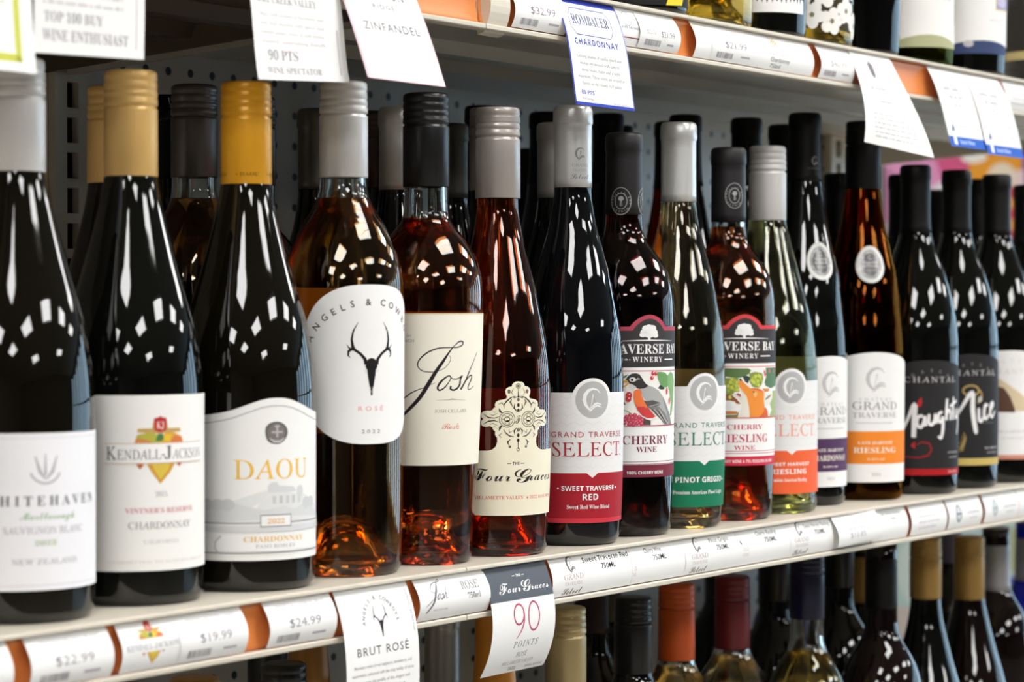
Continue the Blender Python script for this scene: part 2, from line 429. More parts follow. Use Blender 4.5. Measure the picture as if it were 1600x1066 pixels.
def screw_cap(t, z1, ln, m, knurl=False, seg=72):
    """pressed metal screw cap of length ln whose top is at z1"""
    d = [(0, 0), (0, 12.6), (.5, 13.9), (1.5, 14.8), (5.2, 15), (6, 14.45), (7, 14.9), (10.6, 15.05), (11.3, 14.5), (12.2, 15.1), (14.6, 15.2), (15.3, 14.6), (16, 15.1), (18.4, 15.25), (19.6, 15.2), (20.2, 14.3), (21, 14.3), (21.8, 15.15), (23, 15.2), (ln - .4, 15.25), (ln, 15.0), (ln, 14.5)]
    b = MB(); mod = (lambda k, z: (-.35 if k % 2 else .1) if 7 < z1 - z < 10.9 else 0) if knurl else None
    prof = [(z1 - a, r) for a, r in d]
    if knurl: prof = sorted(prof + [(z1 - 7.6, 15), (z1 - 10, 15.05)], reverse=True)
    b.lathe(prof[::-1], m, 140 if knurl else seg, mod); return b.build('screw_cap', t, sharp=None)
def cork_capsule(t, z1, ln, m, prof, seg=64):
    """smooth heat-shrunk capsule over a corked neck"""
    d = [(0, 0), (0, 11.4), (.5, 12.7), (1.6, 13.3), (3, 13.9), (12.2, 14.1), (13.4, 13.7), (14.4, 13.35)]
    pts = [(z1 - a, r) for a, r in d]; k = 8
    for i in range(1, k + 1):
        z = z1 - 14.4 - (ln - 14.4) * i / k
        pts.append((z, max(13.35 if i < 3 else 13.2, interp(prof, z) + .35)))
    pts.append((z1 - ln, pts[-1][1] - .4))
    b = MB(); b.lathe(pts[::-1], m, seg); return b.build('capsule', t)

def bottle(label, x, y, az, prof, h, cap, capm, capl, glass=DARK, wine=None, fill=None, cat='wine bottle', group=None, z=0, knurl=False, seg=72):
    t = thing('wine_bottle', label, cat, P(x, y, z), R(az), group)
    p = [q for q in SMOOTH[prof] if q[0] < h - 3]; p.append((h - 2.5, p[-1][1]))
    b = MB()
    rb = p[0][1]
    punt = [(30, 0), (29, 6), (25, 13), (17, rb - 15), (7, rb - 8), (1.5, rb - 4), (0, rb - 2)]
    solid = glass in (DARK, DARKW, DARKR, BLUE)
    if solid:
        b.lathe([(4, 0), (4, rb - 12), (0, rb - 5)] + p + [(h - 1.2, p[-1][1] - 1.5), (h - 1.2, 0)], glass, seg)
        b.build('glass', t)
    else:
        inner = [(q, r - 3.2) for q, r in p if q > 12]; inner[-1] = (h - 2.5, inner[-1][1])
        idome = [(34, 0), (33, 6), (29, 13), (21, rb - 14.5), (12, rb - 9), (7.5, rb - 5.5), (8.5, inner[0][1] - 1.5)]
        b.lathe(punt + p + [(h - 1.4, p[-1][1] - 1.5)] + inner[::-1] + idome[::-1], glass, seg)
        b.build('glass', t)
        if wine:
            g = MB(); side = [(q, r + .12) for q, r in inner if q < fill] + [(fill, interp(inner, fill) + .12)]
            g.lathe([(q - .12, r) for q, r in idome] + side + [(fill, 0)], wine, seg); g.build('wine', t)
    if cap == 'screw': screw_cap(t, h, capl, capm, knurl, seg)
    else: cork_capsule(t, h, capl, capm, p, 48)
    return t
def wrap(prof, R0, lift0=.12):
    """mapping of a label onto the bottle side; the label's middle faces local +x"""
    pr = SMOOTH[prof]
    def f(u, v, o):
        r = interp(pr, v) + lift0 + o; a = u / R0; return (r * math.cos(a), r * math.sin(a), v)
    return f
def sheet_on(prof, R0, dv=None): return Sheet(wrap(prof, R0), 2.4, dv)
def back_paper(t, prof, R0, z0, z1, w, m):
    pr = SMOOTH[prof]
    s = Sheet(lambda u, v, o: (-(interp(pr, v) + .1 + o) * math.cos(u / R0), -(interp(pr, v) + .1 + o) * math.sin(u / R0), v), 3, 20)
    s.rect(-w, z0, w, z1, m, 0); s.build('back_label', t)

GREYT = ink('8d8a8c'); DKT = ink('3b383a'); BLK = ink('1c1a1b')

# --- sauvignon blanc, far left
t = bottle('silver-capped wine bottle cut off at the left edge, pale label with grey lettering', 913.0, 50, 248.0, 'burgundy', 298, 'screw', mat('silver cap', 'e6e4e2', .34, metal=.15), 61, DARKW)
s = sheet_on('burgundy', 41); s.rect(-47, 18, 47, 100, ink('f3f2f5')); s.rect(-47, 97.2, 47, 97.6, ink('dcd9df'), 1); s.rect(-47, 20.4, 47, 20.9, ink('dcd9df'), 1)
g = ink('b6b2b8')
s.line([(-6.5, 88), (-4, 80), (-1, 76)], [.6, 1.8, .8], g); s.line([(5.5, 88), (3, 80), (-.5, 76)], [.6, 1.8, .8], g); s.line([(-1, 89), (-1, 78)], [.6, 1.5], g)
s.ring(-.8, 82, 8.5, 8.2, 1.0, g, 1, 200, 340)
s.text('WHITEHAVEN', .2, 62.2, 5.2, ink('504d50'), 'fine', 68, space=1.5); s.text('Marlborough', 1.2, 55, 4.2, ink('93b884'), 'script', 31)
s.text('SAUVIGNON BLANC', .1, 47.6, 3.6, ink('a5a2a8'), 'serif', 46); s.text('2022', -.8, 41.6, 2.4, ink('9fb884'), 'bold', 12)
s.text('NEW ZEALAND', 0, 31.6, 2.9, ink('9b989c'), 'serif', 37); s.build('front_label', t)

# --- chardonnay with leaf emblem
GOLD = mat('gold cap', 'efc276', .36, metal=.12)
t = bottle('chardonnay bottle with tan gold screw cap, white label with autumn leaf emblem', 1004.9, 55, 246.5, 'burgundy', 299.2, 'screw', GOLD, 60, DARK)
s = sheet_on('burgundy', 42.3); s.rect(-50, 19.9, 50, 117, ink('f4f2ee'))
tan = ink('cdb49a')
def leaf_mark(s, cu, cv, k, l=1):
    G = lambda pts: [(cu + k * x, cv + k * y) for x, y in pts]
    s.poly(G([(-15, 0), (-13.5, 4.5), (-8, 5.6), (-3, 5), (0, 3), (0, 0)]), ink('b9b548'), l); s.poly(G([(-15, 0), (-14, 3), (-9, 2.2), (-4, 0)]), ink('cf8a4a'), l + 1)
    s.poly(G([(0, 0), (0, 3), (3.5, 5.6), (9, 5.4), (14, 3.4), (15.4, 0)]), ink('e2a847'), l); s.poly(G([(6, 0), (9, 4), (14, 3), (15.2, 0)]), ink('dc7f4b'), l + 1)
    s.poly(G([(1, 1), (3, 4.6), (7, 4.4), (6, 1)]), ink('e8c63f'), l + 1); s.poly(G([(-3, 1), (-1.5, 5), (1.5, 5), (2, 1)]), ink('4d7a4a'), l + 1)
    s.poly(G([(-8, -11.6), (-6, -15), (0, -22.6), (6, -16.5), (9.4, -11.4)]), ink('d39a3a'), l); s.poly(G([(-5, -11.6), (-3.5, -15.5), (0, -20.5), (5, -15), (6, -11.6)]), ink('dcc04c'), l + 1)
    s.poly(G([(-14, -11.6), (-12, -14.6), (-9.5, -11.6)]), ink('c66a3f'), l); s.poly(G([(10, -11.4), (12.5, -13.5), (14.5, -11.4)]), ink('c66a3f'), l)
    s.poly(G([(-13.5, 6), (-13, 8), (-5, 8), (-4, 12.5), (4, 12.5), (5, 8), (13, 8), (13.5, 6), (5, 5.2), (-5, 5.2)]), ink('c8a566'), l)
    s.poly(G([(-3.6, 7), (-3.8, 13.6), (-1.5, 14), (0, 14.8), (1.5, 14), (3.8, 13.6), (3.6, 7), (0, 5.6)]), ink('bb2f33'), l + 1)
leaf_mark(s, 0, 90.6, 1)
s.text('KJ', 0, 98.4, 4, ink('f2dcd4'), 'bold', 4.6, 3)
s.rect(-32, 79.4, 33, 90.4, ink('f7f5f2'), 3); s.rect(-32, 90.2, 33, 90.6, tan, 4); s.rect(-32, 79.2, 33, 79.6, tan, 4)
s.text('K', -28, 81.5, 7.4, ink('3c383a'), 'serif', 6, 4); s.text('ENDALL', -12.2, 81.6, 5.4, ink('68646a'), 'serif', 25, 4); s.rect(.7, 83.5, 2.6, 84.2, ink('777376'), 4)
s.text('J', 4.8, 81.5, 7.4, ink('5a5658'), 'serif', 5, 4); s.text('ACKSON', 20, 81.6, 5.4, ink('7a767c'), 'serif', 25, 4)
s.text('2021', .7, 61, 2.6, ink('b9b5b6'), 'serif', 8); s.text("VINTNER'S RESERVE", 1.6, 52, 2.7, ink('d58e98'), 'bold', 44); s.text('CHARDONNAY', 1.4, 43.2, 3.8, ink('8d898b'), 'serif', 40)
s.text('CALIFORNIA', 1.2, 35, 2, ink('bcb8b6'), 'serif', 22); s.text('COMMITTED TO SUSTAINABILITY', 3, 24.2, 1.5, ink('cfc8bd'), 'serif', 66); s.build('front_label', t)

# --- chardonnay with yellow gold cap
t = bottle('chardonnay bottle with bright yellow gold cap, white wavy-topped label with grey wax seal', 1094.2, 47, 246.6, 'burgundy', 299.1, 'screw', mat('yellow gold cap', 'f3ad24', .34, metal=.12), 61, DARKW)
capt = [c for c in t.children if c.name.startswith('screw_cap')][0]
q = Sheet(lambda u, v, o: ((15.25 + o) * math.cos(u / 15.3), (15.25 + o) * math.sin(u / 15.3), v), 1.5)
for a in (-26, -6, 14): q.text('\u2022 DAOU', a, 243, 2, ink('8a5c12'), 'bold', 14)
q.build('cap_lettering', capt)
s = sheet_on('burgundy', 42)
half = [(0, 112.9), (5, 112.7), (10.2, 111.7), (16, 109.8), (21.5, 107.9), (27, 106), (33, 104.6), (42, 103.2), (52, 102.6)]
top = [(-a, c) for a, c in half[::-1]] + half[1:]
s.poly(top + [(52, 18.7), (-52, 18.7)], ink('f4f3f0')); g = ink('a9a7a8')
s.line([(a, c - 4.6) for a, c in top], .7, ink('bdbabb')); pale = ink('e5e5e4'); mid = ink('dadbdb')
s.poly([(-50, 36), (-50, 56), (-40, 54), (-30, 52), (-22, 55), (-12, 58), (-4, 60), (4, 58.5), (14, 57), (22, 56), (30, 52), (40, 48), (50, 46), (50, 36)], pale)
s.poly([(-50, 47), (-44, 52), (-36, 51), (-28, 52.5), (-18, 50), (-8, 48), (4, 50), (12, 48), (22, 51), (30, 48.5), (40, 44), (50, 43), (50, 39), (-50, 39)], mid, 2)
for i, a in enumerate((-3, 1.5, 6, 10.5, 15)): s.rect(a, 51.5, a + 2.2, 56, ink('c9cbcb') if i % 2 else ink('d0d2d2'), 3)
s.poly([(-6, 58), (-6, 62), (-3.5, 64), (0, 64), (1, 62), (12, 61), (14, 58)], mid, 2); s.rect(16, 52, 18, 60, mid, 3); s.ell(17, 58, 3, 3.6, mid, 3)
for a in (-44, -36, -30, 24, 29): s.ell(a, 51, 4.5, 3.5, ink('d2d3d3'), 3)
s.poly([(-50, 40), (-20, 42), (10, 44), (30, 43), (50, 40), (50, 36), (-50, 36)], ink('e4e4e3'), 4)
s.rect(-52, 40.2, 52, 40.8, ink('8f8b90'), 5); s.rect(-52, 35.2, 52, 38.6, ink('d9d9da'), 5)
s.rect(-10.6, 38.0, 9.6, 45.2, ink('8b8789'), 6); s.rect(-10.1, 38.6, 9.1, 44.6, WHITE, 7); s.text('2022', -.6, 40.0, 2.8, ink('e6b25c'), 'bold', 11, 8)
s.poly([(-41, 24), (-40, 28), (-38, 31), (-34, 33.4), (36, 33.4), (40, 30), (42, 24)], ink('f6f5f3'), 6)
s.line([(-36, 23.5), (-38, 26), (-37.5, 30), (-34, 33)], 1.2, ink('d2d2d3'), 7); s.rect(-52, 22.8, 52, 23.4, ink('97939a'), 6)
s.text('DAOU', -1.1, 66, 11.2, ink('f3c04a'), 'serif', 50); s.text('CHARDONNAY', -.5, 29.6, 3.2, ink('ecbd62'), 'bold', 40, 7); s.text('PASO ROBLES', -.4, 26, 2.1, ink('c4c2c2'), 'bold', 26, 7)
s.poly([(7.4 * math.cos(R(a)) * (1 + .05 * math.sin(3 * R(a) + 1)) - .4, 92.6 + 6.9 * math.sin(R(a)) * (1 + .05 * math.cos(2 * R(a)))) for a in range(0, 360, 12)], ink('6d6763'), 1)
s.ell(-.4, 92.8, 5.6, 5.2, ink('7d7773'), 2); s.line([(-5, 89.6), (-2, 87.6), (2, 87.6), (5, 89.6)], [.4, 1.4, 1.4, .4], ink('c9c6c4'), 3)
s.line([(0, 97), (0, 90)], 1.4, ink('b3b0ad'), 3); s.line([(-3.6, 93), (3.6, 93)], 1.2, ink('b3b0ad'), 3); s.ell(0, 96.4, 1.7, .8, ink('b3b0ad'), 3); s.build('front_label', t)

# --- rose with round deer skull label
ROSE_A = clear('orange rosé wine', (.94, .66, .34), 1.33)
SILVER = mat('satin silver cap', 'dddbd9', .34, metal=.2)
t = bottle('rosé bottle with grey screw cap, tall round white label with black deer skull', 1183.5, 45, 246.5, 'bordeaux', 306.2, 'screw', SILVER, 60, CLEAR, ROSE_A, 233)
back_paper(t, 'bordeaux', 37.3, 86, 177, 40, ink('f0e9dc'))
s = sheet_on('bordeaux', 37.3)
ol = [(46 * math.copysign(abs(math.cos(R(a))) ** .72, math.cos(R(a))), 130.7 + 48.8 * math.copysign(abs(math.sin(R(a))) ** .86, math.sin(R(a)))) for a in range(0, 360, 5)]
s.poly(ol, ink('f5f4f2')); bk = ink('2a2022')
for ch, u, v, rot in (('A', -37.5, 145.6, 58), ('N', -33.5, 152.4, 50), ('G', -28.4, 157.6, 40), ('E', -23.2, 161, 30), ('L', -17.8, 163.6, 21), ('S', -12.2, 165.6, 14), ('&', -2.5, 166.8, 2), ('C', 7.5, 166.4, -6), ('O', 14.1, 164.8, -15), ('W', 21, 161.4, -28), ('B', 27.6, 156.6, -40), ('O', 32.6, 151.6, -48), ('Y', 36.8, 146, -56), ('S', 40, 140, -64)):
    s.text(ch, u, v, 4.0, bk, 'medium', rot=rot)
skull_mark(s, -.6, 129, 17, ink('1b1718'), 2)
for q in (-1, 1): s.ell(-.6 + q * 3.7, 126.8, .9, 1.3, ink('e9e6e4'), 3)
s.line([(-1.5, 117), (-1.2, 113.6), (-.6, 112.2), (0, 113.6), (.3, 117)], [.2, .5, .6, .5, .2], ink('f5f4f2'), 3); s.line([(-.6, 114), (-.6, 111.6)], .9, ink('1b1718'), 4)
s.text('ROSÉ', -.6, 102.3, 2.8, ink('eb9aa0'), 'sans', 17, space=1.6); s.text('2022', -.7, 88.6, 2.3, ink('6a6466'), 'sans', 12.5, space=1.5); s.build('front_label', t)

# --- rose with tall script label
ROSE_J = clear('copper rosé wine', (.93, .47, .21), 1.33)
t = bottle('rosé bottle with black screw cap, cream square label with tall flowing script', 1265.1, 42, 245.0, 'tapered', 304.7, 'screw', mat('black cap', '161516', .3, spec=.5), 61, CLEAR, ROSE_J, 223)
back_paper(t, 'tapered', 37, 66, 163.5, 42, ink('f0e6d0'))
s = sheet_on('tapered', 37, 20); s.rect(-52, 64.5, 52, 161.8, ink('f4efdf')); s.rect(-52, 161.0, 52, 161.8, ink('e6d9a8'), 1)
bk = ink('241b20')
def sm(p, n=4):
    out = []
    for i in range(len(p) - 1):
        a, b_, c, d = p[max(0, i - 1)], p[i], p[i + 1], p[min(len(p) - 1, i + 2)]
        for j in range(n):
            q = j / n; out.append(tuple(.5 * (2 * b_[k] + (c[k] - a[k]) * q + (2 * a[k] - 5 * b_[k] + 4 * c[k] - d[k]) * q * q + (3 * b_[k] - a[k] - 3 * c[k] + d[k]) * q ** 3) for k in (0, 1)))
    return out + [p[-1]]
def pen(s, p, w, m, layer=1):
    q = sm(p); n = len(q) - 1
    s.line(q, [interp([(i / (len(w) - 1), x) for i, x in enumerate(w)], k / n) for k in range(n + 1)], m, layer)
J_LOOP = [(-.2, 140.3), (2, 141.9), (4.3, 143.6), (6.7, 143.8), (7.7, 142.8), (6.3, 141), (2.7, 140), (-1, 139.9), (-6.5, 139.9), (-11.8, 139.1), (-16.9, 137), (-21.4, 133.5), (-23.6, 130), (-23, 127.1), (-20.1, 125), (-15, 124.3), (-10.5, 124.9), (-5.8, 127.1), (-2.7, 130.3), (-1.8, 133.1), (-2.7, 134.7)]
J_STEM = [(-.2, 140.3), (-3.8, 135.7), (-7.2, 130.9), (-11.8, 124.6), (-16.9, 116.3), (-21.4, 109.3), (-25.9, 104.2), (-32.6, 98), (-40, 92)]
J_ENTRY = [(-42, 103), (-32.3, 108.2), (-28.5, 110.8), (-23.9, 112.9), (-18.8, 114.7), (-12.1, 117.6)]
OSH = [[(-2.4, 122.1), (-4.6, 121.2), (-7.5, 119), (-9.7, 116.4), (-10.6, 114), (-9.4, 112.7), (-6.6, 113.8), (-3.8, 116.6), (-1.8, 119.6), (-1.6, 121.3), (-2.8, 122)], [(-2.4, 121.6), (-.2, 120), (3.5, 119.9), (7.5, 121.8), (5.9, 119.6), (5.5, 116.4), (3.5, 113.8), (.5, 112.7), (-1.7, 113.6), (-1.2, 115.2)],
       [(22.6, 136.7), (18.4, 130.9), (14, 124.6), (10.2, 118.2), (6.3, 113)], [(7.1, 114.4), (10.2, 117.9), (14, 121.3), (16.4, 121.7), (16.2, 119.6), (13.5, 115.6), (13, 113.3), (15, 112.9), (19, 114.8)]]
def josh_mark(s, cu, cv, k, m, w=1, layer=1):
    T = lambda p: [(cu + k * (a + 4), cv + k * (c - 118)) for a, c in p]
    pen(s, T(J_LOOP), [.4 * w * k, .8 * w * k, .45 * w * k, .8 * w * k, .5 * w * k, .3 * w * k, .25 * w * k], m, layer); pen(s, T(J_STEM), [.5 * w * k, 1.5 * w * k, 2.2 * w * k, 1.9 * w * k, 1.2 * w * k], m, layer); pen(s, T(J_ENTRY), [.5 * w * k, .7 * w * k, .4 * w * k, .15 * w * k], m, layer)
    pen(s, T(OSH[0]), [.5 * w * k, 1.2 * w * k, .9 * w * k, .5 * w * k, .5 * w * k], m, layer); pen(s, T(OSH[1]), [.4 * w * k, .5 * w * k, 1.1 * w * k, .9 * w * k, 1.1 * w * k], m, layer); pen(s, T(OSH[2]), [.3 * w * k, .7 * w * k, 1.1 * w * k], m, layer); pen(s, T(OSH[3]), [.5 * w * k, .6 * w * k, .9 * w * k, .5 * w * k, .3 * w * k], m, layer)
josh_mark(s, -4, 118, 1, bk, 1.25)
s.line([(-12, 106.3), (-3, 106.6), (0, 106.9), (3, 106.6), (11.1, 106.2)], [.1, .35, .8, .35, .1], ink('97907f'))
s.text('JOSH CELLARS', -.4, 98.3, 2.1, ink('8d8778'), 'serif', 24); s.text('Rosé', -.9, 87.8, 4, ink('dd8f84'), 'script', 13)
s.text('BY', -29, 146.8, 1.3, GREYT, 'sans', 3); s.text('FRENCH', -32, 143.4, 1.8, GREYT, 'sans', 12); s.build('front_label', t)

# --- rose with ornate cross label
ROSE_F = clear('deep rosé wine', (.80, .27, .1), 1.33)
t = bottle('rosé bottle with pewter knurled screw cap, cream label shaped as an ornate cross', 1338.7, 37, 237.3, 'graces', 300.4, 'screw', mat('pewter cap', 'b3aaa4', .3, metal=.35), 61.5, CLEAR, ROSE_F, 262, knurl=True)
back_paper(t, 'graces', 36, 30, 110, 40, ink('efe4cc'))
s = sheet_on('graces', 36, 15)
hf = [(0, 116.6), (2.2, 116.3), (4, 115), (4.6, 113.2), (6.4, 113), (8, 112.2), (8.9, 110.4), (8.6, 108.4), (7.8, 106.6), (8.4, 105.2), (10.8, 104.6), (13.2, 104.2), (15.2, 103), (15.9, 101), (15.3, 99.6), (16.6, 99.2), (17.4, 97.8), (19, 97.2), (20.6, 97.4), (23.6, 96.8), (25.2, 95.2), (25, 93.2), (23.6, 91.8), (25, 90.6), (25.4, 88.6), (24, 87), (21.4, 86.6), (19.2, 87.2), (17.6, 86.4), (16.8, 84.6), (15.6, 83.8), (15.7, 81.2), (14.4, 79.6), (14.2, 77), (15.2, 73.6), (17.6, 71.6), (21, 70.8), (44, 70.6), (44, 28), (0, 27.6)]
olf = hf + [(-a, c) for a, c in hf[::-1]][1:-1]
CRM = ink('f3ecd4'); s.poly(olf, CRM); s.line(olf[1:34], .5, ink('fbf8ee'), 1)
bk = ink('2b2523'); gy = ink('77705f'); lt = ink('b5ad95')
for q in (-1, 1):
    C = lambda p: [(q * a, c) for a, c in p]
    s.ring(q * 7.6, 91.6, 3.9, 3.9, .45, gy, 2); s.ring(q * 7.6, 91.6, 5.2, 5.2, .5, gy, 2); s.ring(q * 7.6, 91.6, 1.8, 1.6, .5, bk, 2); s.ell(q * 7.2, 90.6, 1.3, .5, bk, 2)
    for a in range(0, 360, 60): s.ell(q * 7.6 + 2.8 * math.cos(R(a)), 91.6 + 2.8 * math.sin(R(a)), .55, .55, lt, 3)
    s.line(C([(2, 107), (5, 106), (8, 103.6), (10, 101), (9.4, 99)]), [.3, .7, .9, .7, .2], bk, 2); s.line(C([(13.6, 101.6), (11.2, 102.6), (9.6, 100.6)]), [.2, .9, .3], gy, 2)
    s.line(C([(13, 99), (12.4, 97), (11, 95.6)]), [.3, 1.5, .4], bk, 2); s.line(C([(23.4, 95.2), (20, 92.8), (16, 92.4), (12.6, 93.6)]), [.2, .8, .6, .2], bk, 2); s.line(C([(23.6, 88.4), (20, 90.4), (16, 90.8), (12.6, 89.6)]), [.2, .8, .6, .2], bk, 2)
    s.line(C([(19.4, 95.2), (17, 94.2), (14, 95.6)]), [.2, .5, .2], gy, 2); s.line(C([(19.4, 88.2), (17, 89), (14, 87.6)]), [.2, .5, .2], gy, 2)
    s.line(C([(13, 84), (12.4, 86.2), (11, 87.8)]), [.3, 1.5, .4], bk, 2); s.line(C([(3, 80), (6, 80.6), (8.6, 82.6), (10, 85)]), [.3, .8, .7, .3], bk, 2); s.line(C([(4, 84), (6, 82.6), (6.4, 85)]), [.2, .8, .3], gy, 2)
    s.line(C([(4, 100), (5.6, 103), (4.6, 105)]), [.3, 1.4, .4], gy, 2); s.line(C([(1.2, 97), (3, 99), (2.6, 102)]), [.4, 1, .3], bk, 2); s.line(C([(1.2, 86), (3, 84), (2.6, 81.6)]), [.4, 1, .3], bk, 2)
    s.ell(q * 6.4, 110, 1.0, 1.4, gy, 2); s.line(C([(3.6, 107.6), (4.8, 109.4), (3.4, 112)]), [.2, .6, .2], gy, 2); s.line(C([(5.4, 78.4), (7.4, 76.6), (6.4, 74.4)]), [.3, 1.2, .3], bk, 2); s.ell(q * 5.8, 73.4, .9, .9, gy, 2)
    s.line(C([(11.6, 79.4), (13, 81.2), (11.2, 82.4)]), [.3, 1.0, .3], gy, 2); s.line(C([(17.4, 97.2), (16, 96), (14.6, 97.6)]), [.2, .5, .2], lt, 2); s.line(C([(17.4, 86), (16, 87.2), (14.6, 85.6)]), [.2, .5, .2], lt, 2)
s.ring(0, 113.6, 1.6, 1.6, .4, gy, 2)
for a in range(0, 180, 45): s.line([(1.3 * math.cos(R(a)), 113.6 + 1.3 * math.sin(R(a))), (-1.3 * math.cos(R(a)), 113.6 - 1.3 * math.sin(R(a)))], .3, bk, 2)
for v in (104.6, 101, 97.4, 84.6, 81, 77.6): s.ell(0, v, .9, 1.3, bk if int(v) % 2 else gy, 2)
s.line([(-3.4, 105.8), (0, 106.6), (3.4, 105.8)], .6, bk, 2); s.line([(0, 111.6), (0, 106)], [.3, 1], bk, 2); s.line([(0, 76.6), (0, 71.8)], .5, bk, 2); s.ring(0, 71.6, 1, 1, .35, bk, 2)
s.ell(0, 91.6, 2.3, 5.0, CRM, 3); s.text('F', -.1, 88.8, 6, bk, 'script', 4, 4); s.ell(0, 84.6, 1.2, 1.2, gy, 4)
s.text('THE', -1.4, 61.4, 1.9, bk, 'black', 5); s.rect(-7.6, 62.1, -4.8, 62.5, bk, 1); s.rect(2, 62.1, 4.8, 62.5, bk, 1)
s.text('F', -27, 50.4, 9.6, bk, 'script', 13); s.text('our', -13.6, 50.6, 8, bk, 'script', 17); s.text('G', 4, 49.6, 10, bk, 'script', 13); s.text('races', 21, 50.6, 7.6, bk, 'script', 25)
s.text('WILLAMETTE VALLEY', -13.4, 38.6, 2.3, ink('d9705f'), 'bold', 36); s.text('\u2605', 7.6, 38.4, 2.2, ink('d9705f'), 'sans', 1.8); s.text('2022 ROSÉ WINE', 22.6, 38.7, 2.1, ink('e08f80'), 'bold', 26); s.build('front_label', t)

# --- the family of bottles with a round sail emblem
def select_label(t, prof, R0, txt, band, l1, l2, l3, b1=3.2, b2=4.2, w1=42, w2=12):
    s = sheet_on(prof, R0, 25); s.rect(-47, 16.4, 47, 106.7, ink('eeedec')); tx = ink(txt); bd = ink(band)
    for v in range(54, 106, 6):
        for q in (-36, -18, 0, 18): s.line(sm([(q, v), (q + 5, v + 2.6), (q + 9, v), (q + 14, v + 2.2), (q + 18, v)], 2), .3, ink('e3e2e1'), 1)
    s.ell(0, 101.7, 15.2, 15, ink('f1f0ef'), 2); s.ell(0, 101.7, 12.5, 12.8, ink('b7b7b7'), 3); sail_mark(s, 0, 101.6, 7.4, ink('f4f4f3'), 4)
    s.rect(-47, 16.4, 47, 51, bd, 2); s.poly([(-4.6, 51.1), (4.6, 51.1), (0, 47.7)], ink('eeedec'), 3)
    s.text('GRAND TRAVERSE', -.8, 75.8, 3.9, tx, 'sans', 58, 2, space=1.2); s.text('SELECT', -1.2, 62.6, 9.8, tx, 'serif', 56, 2); s.ell(27.8, 63, .6, .6, tx, 2)
    s.text(l1, -1.4, 38.8 if l2 else 35, b1, WHITE, 'black', w1, 3)
    if l2: s.text(l2, -1.2, 32.3, b2, WHITE, 'black', w2, 3)
    s.text(l3, -1.6, 26.2, 2.8, WHITE, 'bold', 34 if l2 else 47, 3)
    return s
SEL = mat('brushed silver capsule', 'dbdad8', .3, metal=.45, bump=.05, nscale=150)
def capsule_mark(t):
    c = [k for k in t.children if k.name.startswith('capsule')][0]
    s = Sheet(lambda u, v, o: ((13.75 + o) * math.cos(u / 13.6), (13.75 + o) * math.sin(u / 13.6), v), 1.5); g = ink('8a8a8c')
    sail_mark(s, 0, 273, 3.9, g, 2); s.text('GRAND', 0, 264, 2.2, ink('a3a3a5'), 'serif', 12, 2); s.text('TRAVERSE', 0, 260.8, 1.7, ink('a3a3a5'), 'serif', 11, 2); s.text('Select', 0, 255.4, 4, g, 'script', 14, 2); s.build('capsule_mark', c)
t = bottle('red wine bottle with silver capsule, white label with grey sail emblem and red base band', 1428.6, 36, 236.3, 'select', 307.3, 'cork', SEL, 57.6, mat('ink black bottle glass', '07080b', .025, spec=.62))
s = select_label(t, 'select', 36, 'b23a45', 'ab2330', 'SWEET TRAVERSE', 'RED', 'Sweet Red Wine Blend')
s.ell(-25, 40.4, .7, .7, WHITE, 3); s.ell(22, 40.4, .7, .7, WHITE, 3); s.rect(-47, 16.4, 47, 19.6, ink('d53a47'), 3); s.build('front_label', t); capsule_mark(t)

